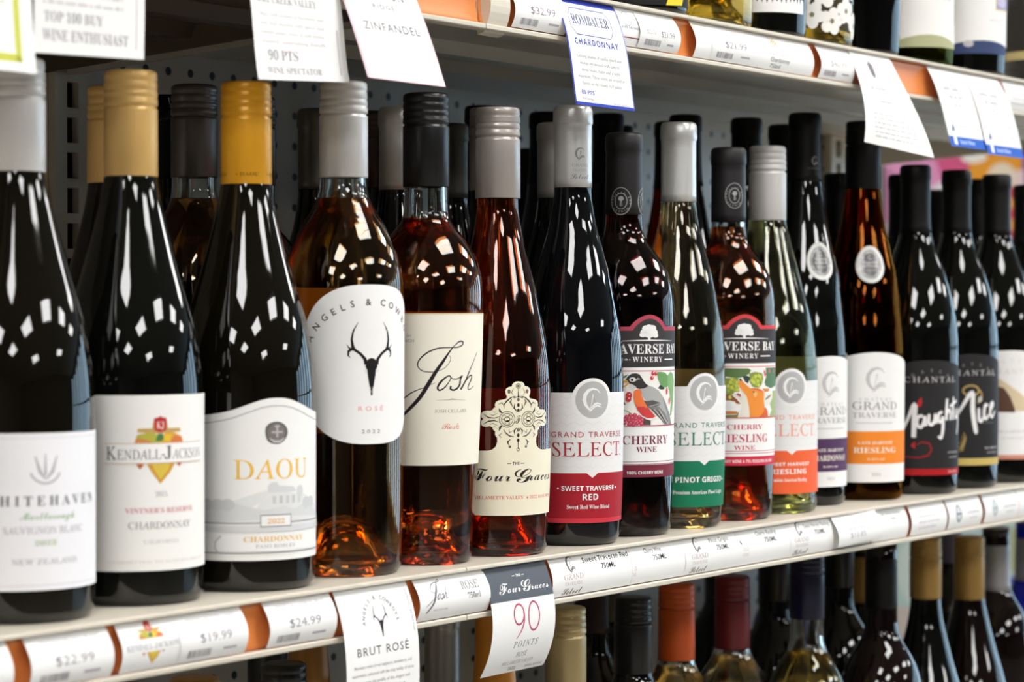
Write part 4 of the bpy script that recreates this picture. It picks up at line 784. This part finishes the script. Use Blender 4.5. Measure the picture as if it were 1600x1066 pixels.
s = sheet_on('cherry', 37.3); s.poly([(-46, 16), (-30, 12), (-8, 19), (14, 15), (46, 12), (46, 120), (-46, 120)], ink('3a3420'), 0)
for u, v in ((-30, 22), (-12, 27), (6, 22), (22, 31), (-24, 42), (0, 44), (26, 50), (-38, 36), (38, 20)):
    for k in range(5): s.ell(u + 6.6 * math.cos(R(72 * k + u)), v + 6.6 * math.sin(R(72 * k + u)), 4.9, 4.9, ink('f1efea'), 1, 14)
    s.ell(u, v, 1.5, 1.5, ink('8f8458'), 2, 10)
s.build('printed_flowers', t)
t = upper('plain black bottle without visible label on the upper shelf, between petals and sage band', 1888, 'cherry', mat('black bottle glass plain', '060606', .03, spec=.6))
t = upper('upper shelf bottle with white label and curved sage green base band', 1997, 'cherry', OLIVE, wine=LEM, fill=236)
s = sheet_on('cherry', 37.3); s.poly([(u, 24 + 5 * math.cos(u / 20)) for u in range(-44, 45, 4)] + [(44, 120), (-44, 120)], ink('f4f2ef')); s.poly([(-44, 18)] + [(u, 24 + 5 * math.cos(u / 20)) for u in range(-44, 45, 4)] + [(44, 18)], ink('b4b58f'), 1)
s.scribble(4, 26, 60, 2, ink('c9c4c0'), 1, 2); s.ell(8, 84, 7, 6, ink('cfcac6'), 1); s.build('front_label', t)
t = upper('upper shelf bottle with white label, navy base band and small violet picture', 2110, 'cherry', DARK)
s = sheet_on('cherry', 37.3); s.poly([(u, 30 + 4 * math.cos(u / 22)) for u in range(-44, 45, 4)] + [(44, 120), (-44, 120)], ink('f5f4f2')); s.poly([(-44, 22)] + [(u, 30 + 4 * math.cos(u / 22)) for u in range(-44, 45, 4)] + [(44, 22)], ink('3d4a70'), 1)
s.ell(-14, 31, 5, 3, ink('c9c3c9'), 2); s.rect(14, 62, 42, 100, ink('e3d6a0'), 1); s.rect(15.4, 63.4, 42, 98, ink('a49cc4'), 2); s.ell(24, 70, 8, 5, ink('c6c0da'), 3); s.scribble(8, 30, 52, 2, ink('d5d0d3'), 1, 4); s.build('front_label', t)
t = upper('upper shelf bottle with charcoal label and gold base band at the right edge', 2290, 'burgundy', DARK)
s = sheet_on('burgundy', 41); s.rect(-62, 40, 62, 120, ink('35322f')); s.rect(-62, 32, 62, 40, ink('cdbf86'), 1); s.build('front_label', t)

# ------------------------------------------------------------------ bottles on the lower shelf (only their necks and shoulders are in the picture)
LO = -362
def lower(label, x, y, prof, h, cap, capm, capl, glass=DARK, **k): return bottle(label, x, y, 238, prof, h, cap, capm, capl, glass, z=LO, seg=56, **k)
TAN = mat('tan capsule', 'b8924f', .4, metal=.35)
lower('gold cap top just below the $19.99 tag on the lower shelf', 1087, 82, 'burgundy', 305, 'screw', mat('dull gold cap', '9a6d2c', .4, metal=.45), 60)
lower('black ridged screw cap below the $24.99 tag on the lower shelf', 1222, 127, 'bordeaux', 294, 'screw', BLKCAP, 60)
lower('brown gold capsule deep under the shelf, left of the skull card', 1311, 180, 'flute', 330, 'cork', mat('brown gold capsule', '9a6a2e', .4, metal=.3), 66)
lower('grey capsule bottle on the lower shelf between the two hanging white cards', 1452, 168, 'select', 303, 'cork', mat('lower grey capsule', 'a09d98', .34, metal=.55), 58)
lower('orange gold capsule bottle mostly hidden behind the 90 points card', 1367, 60, 'flute', 330, 'cork', mat('orange gold capsule', 'c07a22', .4, metal=.3), 75)
lower('cream gold screw cap bottle right of the 90 points card, lower shelf', 1484, 79, 'bordeaux', 308, 'screw', mat('cream gold cap', 'c9b382', .36, metal=.45), 62)
lower('dim olive bottle with dark maroon capsule behind the cream gold cap', 1727, 215, 'bordeaux', 312, 'cork', mat('dark maroon capsule', '2c1316', .4), 60, DARKW)
lower('black screw cap bottle left of the orange cap on the lower shelf', 1636, 116, 'bordeaux', 298, 'screw', BLKCAP, 62)
lower('clear bottle of straw wine with bright orange screw cap', 1716, 124, 'bordeaux', 301, 'screw', mat('orange cap', 'd2581a', .38, spec=.5), 63, CLEAR, wine=STRAW, fill=233)
lower('clear bottle of straw wine with dark maroon red screw cap', 1806, 123, 'bordeaux', 299, 'screw', mat('maroon cap', '6e1a20', .36, spec=.5), 62, CLEAR, wine=STRAW, fill=231)
lower('black bottle with black cap in shade between maroon and navy caps', 2019, 200, 'bordeaux', 312, 'screw', BLKCAP, 60)
lower('clear bottle of yellow wine with navy blue screw cap', 1875, 88, 'bordeaux', 318, 'screw', mat('navy cap', '0d1030', .32, spec=.45), 60, CLEAR, wine=LEM, fill=229)
lower('bottle with white capsule and blue glass deep behind the navy cap', 2283, 330, 'bordeaux', 290, 'cork', mat('white capsule', 'cfcdd6', .4), 34, BLUE)
lower('black shouldered bottle with black screw cap right of the navy cap', 2130, 190, 'bordeaux', 315, 'screw', BLKCAP, 60)
lower('tan capsule sliver seen behind the black bottles of the lower shelf', 2258, 230, 'burgundy', 290, 'cork', TAN, 65)
lower('red black bottle with tall black capsule, left of two tan capsules', 1992, 75, 'bordeaux', 320, 'cork', BC, 64, DARKR)
lower('dark burgundy-shaped bottle with tan gold cap under the oval emblem tags', 2133, 98, 'burgundy', 309, 'screw', TAN, 59)
lower('bottle with mauve grey capsule deep between the two tan gold caps', 2536, 260, 'bordeaux', 300, 'cork', mat('mauve capsule', '8b8390', .4, metal=.3), 60)
lower('red brown burgundy-shaped bottle with tan gold cap, the right one of two', 2248, 105, 'burgundy', 300, 'screw', TAN, 63, DARKR)
lower('red black bottle with silver grey capsule beside the right tan gold cap', 2361, 126, 'bordeaux', 300, 'cork', mat('silver grey capsule', 'b3b3b6', .4, metal=.4), 66, DARKR)
for x, y, q in ((1395, 290, 'left of the two hanging white cards'), (1880, 300, 'behind the maroon cap'), (1545, 290, 'behind the cream gold cap'), (2090, 300, 'behind the navy cap'), (2390, 300, 'behind the left tan gold cap')):
    lower('black capped bottle in the lower back row ' + q, x, y, 'bordeaux', 300, 'screw', BLKCAP, 60, DARK)
lower('cobalt blue glass bottle with silver capsule at the lower right edge', 2452, 128, 'bordeaux', 300, 'cork', MATS['silver grey capsule'], 64, BLUE)

# ------------------------------------------------------------------ price tags tucked into the channels
GRY = ink('8f8a90'); PLUM = ink('9a8797'); PALE = ink('b8b0b8')
def tagsheet(bulge):
    return Sheet(lambda u, v, o: (u, 2.6 - bulge * math.sin(math.pi * .82 * (-v / 27)) - o, -2.9 + v * .985), 12, 2.2)
def price_tag(x0, x1, z, label, draw, bulge=7.6, group=None):
    s = tagsheet(bulge); wd = x1 - x0; s.rect(0, -27, wd, 0, PAPER)
    if draw: draw(s, wd)
    o = s.build('price_tag', None, P(x0, 0, z)); return tag(o, label, 'price tag', group)
def shelf_price(price, head, sub='750 ML', pc='6f6670'):
    def d(s, wd):
        s.text(head, wd * .52, -5, 1.9, PALE, 'sans', wd * .72); s.text(sub, wd * .55, -8.6, 1.7, PALE, 'sans', wd * .2)
        s.text(price, wd * .52, -16.6, 5, ink(pc), 'light', wd * .46); s.bars(wd * .12, -24.6, wd * .46, -20.4, GRY, 1, 34); s.rect(wd * .64, -22.6, wd * .84, -21.2, PALE, 1)
    return d
def sail_tag(kind, wide, font='sans'):
    def d(s, wd):
        a = wd * .25
        sail_mark(s, a, -5.9, 5.0, ink('625b5a'), 1); s.text('GRAND', a + .5, -15.8, 3.6, ink('b39d99'), 'serif', 23); s.text('TRAVERSE', a + .5, -19.8, 2.4, ink('c4b2ae'), 'serif', 22); s.text('Select', a, -26, 4.8, ink('5f4640'), 'script', 24)
        s.text(kind, wd * .69 if wide > 50 else wd * .66, -6.0, 3.3, BLK, font, wide); s.text('750ML', wd * .7, -11.6, 3.6, BLK, 'medium', 18)
    return d
def leaf_tag(s, wd):
    leaf_mark(s, wd * .5, -9.8, .62); s.rect(2, -17, wd - 1, -10, PAPER, 4); s.text('KENDALL-JACKSON', wd * .5, -15.6, 3.4, ink('a7a3a8'), 'bold', wd * .86, 5); s.text('KJ', wd * .5, -5.2, 2.2, ink('f0dcd6'), 'bold', 3, 4)
def josh_tag(s, wd):
    josh_mark(s, 21, -12.2, .38, ink('5d5a60'), 2.0); s.text('JOSH CELLARS', 22, -21.4, 1.3, GRY, 'serif', 15); s.text("ROSE'", 55, -10.4, 5, ink('3e3a3c'), 'serif', 19); s.text('750ml', 57, -16.6, 3.8, ink('4b4749'), 'serif', 14)
def two_price(s, wd):
    s.text('ROMBAUER CHARDONNAY', wd * .5, -4.8, 1.6, PALE, 'sans', wd * .7); s.text('750 ML', wd * .55, -8, 1.5, PALE, 'sans', 9); s.text('Regular', wd * .26, -11, 1.5, PALE, 'sans', 8); s.text('Club', wd * .68, -11, 1.5, PALE, 'sans', 6)
    s.text('$22.76', wd * .27, -16.4, 3, ink('9d979c'), 'light', 12); s.text('$21.99', wd * .68, -17.4, 4.4, ink('5f595e'), 'light', 18); s.bars(wd * .14, -24.4, wd * .52, -20.2, GRY, 1, 34); s.rect(wd * .68, -23, wd * .84, -21.6, PALE, 1)
def rodney_tag(s, wd):
    q = ink('d8b08c')
    for a in (-1, 0, 1): s.line([(28 + a * 2, -3.4 - a), (36 + a * 2, -7.4 - a)], 1, q); s.line([(36 + a * 2, -3.4 - a), (28 + a * 2, -7.4 - a)], 1, q)
    s.text('RODNEY STRONG', 34, -12.6, 3.2, ink('b0aaa8'), 'serif', 44); s.text('VINEYARDS', 35, -16, 1.7, PALE, 'sans', 30, space=1.5); s.text('Chardonnay', 38, -20.8, 3.4, ink('3a3738'), 'sans', 30); s.text('750ml', 32, -25.4, 3, ink('3a3738'), 'sans', 16)
def oval_tag(dark):
    def d(s, wd):
        c = ink('1f3b48' if dark else '8b989e'); s.ring(wd * .3, -14, 5, 7, 1.1, c, 1); s.ell(wd * .3, -14, 4.2, 6.2, ink('d6dadb'), 1); s.rect(wd * .3 - 4.6, -14.8, wd * .3 + 4.6, -13.6, c, 2)
        s.scribble(wd * .6, wd * .9, -9, 2, PALE, 1, 3); s.scribble(wd * .55, wd * .9, -15, 2, GRY, 1, 4); s.scribble(wd * .62, wd * .86, -20, 1.6, PALE, 1, 6)
    return d
def faint_tag(seed):
    def d(s, wd):
        for k, v in enumerate((-7, -12, -17, -22)): s.scribble(wd * .2, wd * (.8 - .1 * (k % 2)), v, 1.8, PALE, 1, seed + k)
    return d
price_tag(790, 858, 0, 'plain white tag in the channel at the far lower left', None)
price_tag(870, 929.5, 0, 'white $22.99 price tag under the leftmost bottles', shelf_price('$22.99', 'WHITEHAVEN SAUV BLANC'))
price_tag(936, 983, 0, 'white tag with red and yellow leaf emblem', leaf_tag, 7.2)
price_tag(980.5, 1036, 0, 'white $19.99 price tag beside the leaf emblem tag', shelf_price('$19.99', 'KENDALL JACKSON CHARD'), 7.9)
price_tag(1055, 1115.5, 0, 'white $24.99 price tag left of the hanging skull card', shelf_price('$24.99', 'ANGELS & COWBOYS BRUT', 'ROSE 750 ML'))
price_tag(1196.5, 1271.5, 0, "white tag with thin script and ROSE' 750ml", josh_tag)
price_tag(1346, 1446, 0, 'long white 750ML tag with sail mark, right beside the 90 points card', sail_tag('Sweet Traverse Red', 58, 'black'), 5.5)
def cherry_tag(s, wd):
    s.text('Cherry Wine', wd * .42, -6, 3.3, BLK, 'sans', 23); s.text('750ML', wd * .52, -11.6, 3.6, BLK, 'medium', 18); s.text('D', 4, -17, 3, ink('b9a5a1'), 'serif', 2.6); s.text('SE', 3.6, -21, 2.2, ink('c9bab6'), 'serif', 4)
price_tag(1446.5, 1519, 0, 'white tag reading Cherry Wine 750ML below the robin label bottle', cherry_tag, 5.3)
price_tag(1518.5, 1597, 0, 'white tag reading Pinot Grigio with sail mark, under the green band bottle', sail_tag('Pinot Grigio', 28), 5.7)
def cr_tag(s, wd):
    s.text('AND', 10, -16, 3, ink('d0c2be'), 'serif', 9); s.text('VERSE', 10, -20, 2.2, ink('d0c2be'), 'serif', 10); s.line([(3, -8), (5, -10.6)], 1.2, BLK); s.text('Cherry Riesling', wd * .56, -6, 3.3, BLK, 'sans', 32); s.text('750ML', wd * .62, -11.6, 3.6, BLK, 'medium', 19)
price_tag(1597.5, 1678, 0, 'white tag reading Cherry Riesling 750ML', cr_tag, 5.2)
price_tag(1677.5, 1749, 0, 'white 750ML tag with sail mark under the orange base band label', sail_tag('Sweet Harvest Riesling', 42), 5.6)
price_tag(1749.5, 1819.5, 0, 'white strip behind the loose $10.85 tag', None, 4.6)
price_tag(1820, 1887, 0, 'white tag right of the loose $10.85 tag', lambda s, wd: (s.text('Late Harvest Riesling', wd * .56, -5.6, 2.8, ink('7d7b7c'), 'sans', 36), s.text('750ML', wd * .6, -10.4, 2.8, ink('8d8b8c'), 'sans', 12)), 5.3)
s = Sheet(lambda u, v, o: (u, 1.8 - 8.4 * math.sin(math.pi * .7 * (-v / 25)) - o - .06 * max(0, u - 40), -1.2 + v * .98 + u * .02), 10, 2.2); s.rect(0, -25, 74, 0, PAPER)
s.scribble(14, 52, -9, 1.8, PALE, 1, 4); s.scribble(20, 48, -12.6, 1.5, PALE, 1, 5); s.text('$10.85', 34, -19.4, 4.6, ink('a79ca3'), 'light', 26); s.build('x', None) if False else None
tag(s.build('price_tag', None, P(1749, -1.4, -1.6)), 'loose white $10.85 price tag bulging out of the channel', 'price tag')
price_tag(1893, 1964, 0, 'faintly printed white tag left of the dark oval emblem tag', faint_tag(3), 5.4)
price_tag(1967, 2038, 0, 'white tag with dark oval emblem below the red tail label bottle', oval_tag(True), 5.6)
price_tag(2044, 2120, 0, 'white tag with pale grey oval emblem, right of the dark oval', oval_tag(False), 5.4)
price_tag(2121, 2196, 0, 'white tag in the middle channel cut off at the right edge', faint_tag(9), 5.4)
price_tag(1299, 1361, UP, 'white $32.99 price tag in the upper orange channel', shelf_price('$32.99', 'ZINFANDEL CANNON RIDGE', '750 ML', '7b5d63'), 7.8)
def scrap(s, wd): s.ring(wd * .4, -8, 6, 5, .4, GRY, 1); s.scribble(2, wd - 2, -15, 2, GRY, 1, 2); s.rect(6, -21.6, wd - 1, -20.8, ink('8d3a4a'), 1)
price_tag(1428, 1455, UP, 'small printed tag between the blue-bordered card and the two-price tag', scrap, 6.4)
price_tag(1452, 1507, UP, 'white tag showing two prices, $22.76 and $21.99', two_price, 8)
price_tag(1530, 1557, UP, 'small cream tag right of the bare orange gap', lambda s, wd: (s.rect(2, -2.6, wd, -2, ink('e6d58c'), 1), s.ell(wd - 3, -10, 1, 2, ink('e79a84'), 1, 10)), 7)
price_tag(1553, 1621, UP, 'white $21.99 price tag, single price, right of the cream tag', shelf_price('$21.99', 'RODNEY STRONG CHARD', '750 ML', '6a5d60'), 7.4)
price_tag(1620, 1713, UP, 'long white tag reading Chardonnay 750ml', rodney_tag, 6.6)
price_tag(1723.5, 1782, UP, 'white $40.99 price tag left of the curled hanging card', shelf_price('$40.99', 'THE PRISONER CHARD', '750 ML', 'a79aa0'), 7.4)
price_tag(2086, 2160, UP, 'white tag in the upper channel at the right edge', faint_tag(21), 6)

# ------------------------------------------------------------------ hanging cards
def card(label, x0, x1, z, L, draw, yb=-10, ym=-9, dx=0, tilt=0, curl=0, y1=-12, top=-3.3, paper=PAPER):
    wd = x1 - x0
    def f(u, v, o):
        q = -v / L; y = 2 * (1 - q) ** 3 + 3 * (1 - q) ** 2 * q * y1 + 3 * (1 - q) * q * q * (ym + curl * .5 * u / wd) + q ** 3 * (yb + curl * u / wd)
        return (u + dx * q ** 1.6, y - o, top + v + tilt * (u / wd - .5) * q * q)
    s = Sheet(f, 8, 3); s.rect(0, -L, wd, 0, paper); draw(s, wd, L)
    o = s.build('hanging_card', None, P(x0, 0, z)); return tag(o, label, 'shelf card')
def body(s, wd, v0, n, m, l=.12, r=.88, h=1.7, gap=4, lines=None):
    for k in range(n): s.text(lines[k], wd / 2, v0 - gap * k, h, m, 'serif', wd * (r - l) * (1 - .1 * (k % 2)))
def c_green(s, wd, L):
    g = ink('cdd057')
    s.rect(3, -L + 5, wd - 9, -L + 9, g, 1); s.rect(wd - 13, -L + 5, wd - 9, 0, g, 1)
    for k in range(4): s.scribble(8, wd - 18, -L + 34 + k * 6, 2.4, ink('c9c6c2'), 1, k)
card('white hanging card with yellow green border at the top left corner', 790, 866, UP, 92, c_green, -14)
def c_top(s, wd, L):
    g = ink('9c989d'); s.text('TOP 100 BUY', 28, -63, 5.2, g, 'bold', 42); s.text('WINE ENTHUSIAST', 37, -72.4, 5.6, g, 'bold', 62)
    for k in range(3): s.scribble(6, wd - 16, -44 - 5 * k, 2, PALE, 1, k)
    s.rect(wd - 6.4, -L + 5, wd - 5.8, -30, PALE, 1)
card('white hanging card reading TOP 100 BUY', 869.5, 949.5, UP, 79, c_top, -8, -8, tilt=3)
def c_ninety(s, wd, L):
    g = ink('918d90'); s.text('DRY CREEK VALLEY', 32, -36.5, 4.6, g, 'bold', 52)
    for k, q in enumerate(('Ripe, with aromas of blackberry and', 'bay leaf, layered with spices and', 'roasted pepper, notes of dark berries,', 'round, appealing finish')): s.text(q, 35, -44 - 5 * k, 2, ink('aaa6a9'), 'serif', 56)
    s.text('90 PTS', 24, -68.5, 5.6, g, 'bold', 26); s.text('WINE SPECTATOR', 33, -76, 3.8, g, 'bold', 48); s.rect(wd - 7, -L + 4, wd - 6.2, -48, PALE, 1)
card('white hanging card reading 90 PTS under DRY CREEK VALLEY', 1034, 1115, UP, 79.5, c_ninety, -15, tilt=4.5)
def c_zin(s, wd, L):
    r = ink('f2c4d0'); s.rect(.2, -L, 2.2, 0, r, 1); s.rect(wd - .8, -L, wd, 0, r, 1); s.rect(0, -L, wd, -L + .7, r, 1)
    s.text('CANNON', 41, -24.6, 6, ink('5c5559'), 'sans', 40, space=1.2); s.text('RIDGE', 38, -31, 3, ink('6c656a'), 'sans', 21, space=1.3); s.text('Dry Creek Valley', 40, -36.5, 1.6, PALE, 'serif', 40)
    s.text('ZINFANDEL', 39, -45, 5, ink('57505a'), 'sans', 54, space=1.2); s.text('Inviting aromas of cherry and mocha with flavours', 38, -51, 1.4, PALE, 'serif', 58); s.text('of boysenberry and blackberry on the palate', 38, -55, 1.4, PALE, 'serif', 52)
card('white hanging card with pink edges reading ZINFANDEL', 1112, 1188, UP, 75.5, c_zin, -31, -22)
def c_rom(s, wd, L):
    bl = ink('2a40b0'); g = ink('4a484a')
    s.rect(0, -L, 1.7, 0, bl, 1); s.rect(wd - 1.2, -L, wd, 0, ink('8c98d6'), 1); s.rect(0, -L, wd, -L + 2.2, bl, 1); s.rect(0, -3.5, wd, 0, bl, 1)
    oc = [(14, -6.6), (56, -6.6), (61, -12), (61, -20), (56, -25), (14, -25), (9, -20), (9, -12)]; s.line(oc, .7, ink('6670a8'), 1, True)
    s.text('ROMBAUER', 35, -17.8, 7, ink('535d88'), 'bold', 46); s.text('VINEYARDS', 36, -22, 1.7, PALE, 'sans', 26, space=1.5); s.text('CHARDONNAY', 36.5, -32, 4.2, bl, 'black', 54, space=1.25)
    for k, q in enumerate(('Enticing aromas of vanilla, peach and', 'mango are layered with apricot,', 'creme brulee, butter and a slight', 'minerality. These scents are echoed in', 'flavors on the creamy, rich palate.')): s.text(q, 36.5, -41 - 4.6 * k, 2.2, g, 'serif', (56, 50, 48, 58, 50)[k])
    s.text('89 PTS', 17, -66, 2.7, bl, 'black', 15.5); s.text('Wine Spectator', 16.5, -69.6, 1.8, g, 'serif', 14); s.text('IMPERIAL BEVERAGE', 58, -71.2, 1.2, g, 'italic', 22)
card('white hanging card with blue border reading CHARDONNAY 89 PTS', 1353, 1427, UP, 73.6, c_rom, -16.5, -12)
def c_leaf(s, wd, L):
    g = ink('737073'); s.poly([(30, -8), (34, -12), (33, -20), (29, -24), (26, -20), (25, -12)], ink('77747a'), 1); s.text('prisoner', 30, -33, 5.4, ink('9a969a'), 'script', 28); s.text('Chardonnay', 34, -44, 3, g, 'serif', 24); s.text('Carneros', 34, -49, 2, PALE, 'serif', 14)
    for k in range(6): s.scribble(12, wd - 14, -55 - 4 * k, 1.8, ink('a2a4a7'), 1, k)
card('curled white hanging card with small grey leaf, lower edge swung outward', 1780, 1856, UP, 82, c_leaf, -14, -18, curl=-26, tilt=-10, top=-1)
def c_blue(s, wd, L, k0=0):
    bl = ink('1f5cc0'); s.rect(0, -L, wd, -L + 9, bl, 1); s.poly([(9, -L + 2), (15, -L + 2), (15.5, -L + 12), (13.4, -L + 18), (10.6, -L + 18), (8.5, -L + 12)], ink('e9eef4'), 2); s.poly([(8.8, -L + 13), (13, -L + 21), (16.5, -L + 12), (14, -L + 15)], ink('2a4d80'), 3)
    s.text('Good Wine', 36, -L + 3, 3.6, ink('b9cdf0'), 'black', 30, 2)
    for q, (a, c) in enumerate(((.2, .7), (.28, .62), (.3, .62))): s.scribble(wd * a, wd * c, -20 - 7 * q, 4.6 if q < 2 else 2.6, ink('98989a'), 1, q + k0)
    for q in range(4): s.scribble(wd * .24, wd * .86, -42 - 5 * q, 2, ink('a4a8aa'), 1, q + 7 + k0)
card('white hanging card with blue base strip, left of the overlapping pair', 1929, 2006, UP, 70, lambda s, w_, L: c_blue(s, w_, L), -22, -15)
card('white hanging card with blue base strip, right of the overlapping pair', 2001, 2079, UP, 73.5, lambda s, w_, L: c_blue(s, w_, L, 20), -24, -18, y1=-14)
def c_brut(s, wd, L):
    bk = ink('2b2228'); s.arc_text('ANGELS & COWBOYS', 37, -23, 15.4, 2.4, ink('453f44'), 172, 8, 'medium'); skull_mark(s, 37, -22.4, 7.6, bk)
    s.text('BRUT ROSÉ', 36, -39.6, 5, ink('332c33'), 'sans', 50, space=1.2); s.text('IMPERIAL BEVERAGE', 67, -17, 1.5, GRY, 'sans', 25, rot=-88)
    for k, q in enumerate(('Abundant notes of red raspberry, strawberry, and', 'watermelon, enlivened with the crisp acidity of citrus', 'zest, create the profile of this elegant and', 'complex fine Rosé. Wonderfully fresh,', 'bright and dry.')): s.text(q, 35, -47 - 4.6 * k, 2, ink('757073'), 'sans', (56, 60, 52, 44, 20)[k])
card('white hanging card with deer skull reading BRUT ROSÉ', 1119, 1190, 0, 78, c_brut, -9, -9)
def c_points(s, wd, L):
    sl = ink('5a6068'); s.rect(0, -22, wd, 0, sl, 1); s.text('THE', 37, -7.6, 1.7, WHITE, 'black', 5.4, 2); s.rect(30, -7, 33, -6.6, WHITE, 2); s.rect(41, -7, 44, -6.6, WHITE, 2)
    s.text('F', 17, -17.4, 7.6, WHITE, 'script', 11, 2); s.text('our', 28.5, -17, 5.6, WHITE, 'script', 15, 2); s.text('G', 43, -17.4, 8, WHITE, 'script', 11, 2); s.text('races', 58, -17, 5.2, WHITE, 'script', 20, 2)
    rd = ink('b9476a'); s.ring(30, -31.5, 5.6, 6.6, 1.3, rd, 1); pen(s, [(35.4, -30), (35.6, -36), (33, -42), (28, -47.4)], [1.6, 1.5, 1.2, .5], rd); s.ring(47, -34, 6.2, 9.4, 1.3, rd, 1)
    s.text('POINTS', 40, -53.4, 4.2, ink('4f4a4e'), 'italic', 28, space=1.4); s.text('ROSÉ', 38, -60, 3.2, ink('827e81'), 'italic', 12); s.text('WILLAMETTE VALLEY', 37, -64.6, 2.2, ink('827e81'), 'italic', 36); s.text('2022', 33, -68.8, 2.2, ink('827e81'), 'serif', 9); s.text('IMPERIAL BEVERAGE', 58, -68.6, 1.5, ink('5b575a'), 'italic', 20)
card('white hanging card with slate top band reading 90 POINTS', 1270.5, 1342.5, 0, 70.5, c_points, 3, -12, y1=-9)

# ------------------------------------------------------------------ colourful printed display beyond the end of the gondola
t = thing('cardboard_display', 'blurred pink and orange printed cardboard display beyond the far shelf end', 'display stand', P(4200, 0, ZF))
DZ = -ZF
b = MB(); b.box((0, 560, 0), (320, 1164, DZ + 452), ink('ead9d4')); b.build('display_body', t)
s = Sheet(lambda u, v, o: (-o, u, v + DZ), 500)   # printed face towards the aisle
D = lambda p, c, l: s.poly(p, ink(c), l)
s.rect(560, -400, 1164, 452, ink('e9c4d8'), 0)
D([(1164, 452), (1040, 452), (1010, 400), (1040, 330), (1164, 330)], 'e79ac6', 1); D([(1060, 452), (985, 452), (1000, 380), (1040, 400)], 'dc5f8b', 2)
D([(1030, 452), (560, 452), (560, 200), (960, 200), (1000, 330)], 'f3a637', 1); D([(884, 452), (560, 452), (560, 200), (890, 200)], '8a63b8', 3)
s.ell(1010, 370, 70, 38, ink('eeeaf0'), 4); s.ell(1060, 330, 60, 60, ink('dcebf2'), 3); s.ell(925, 405, 30, 30, ink('f6e6cc'), 4); s.ell(980, 448, 26, 12, ink('fbf6ee'), 5)
s.rect(900, 100, 1164, 260, ink('cfe6e4'), 2); s.rect(600, -400, 1164, 100, ink('d6ebec'), 1); s.ell(1100, -330, 40, 60, ink('eef8f8'), 5); s.rect(880, 240, 900, 420, ink('f3d9d6'), 6)
for k in range(4): s.rect(895, 250 + k * 40, 915, 270 + k * 40, ink('d84a5a'), 7)
s.rect(560, -320, 960, -240, ink('c3c9a0'), 3); s.rect(560, -400, 1000, -330, ink('5c62c4'), 3); s.build('printed_face', t)
t = thing('poster_strip', 'narrow green printed strip with cyan dots beside the pink display', 'poster', P(4150, 0, ZF))
b = MB(); b.box((0, 1162, 0), (30, 1215, DZ + 470), ink('bfe6cf')); b.build('strip_body', t)
s = Sheet(lambda u, v, o: (-o, u, v + DZ), 500); s.rect(1162, -300, 1215, 470, ink('8fd6ac'))
s.rect(1162, 420, 1215, 470, ink('8cc7ec'), 1)
for v in (345, 300): s.ell(1160 + 22, v, 21, 21, ink('4fb8ee'), 1)
s.build('printed_face', t)
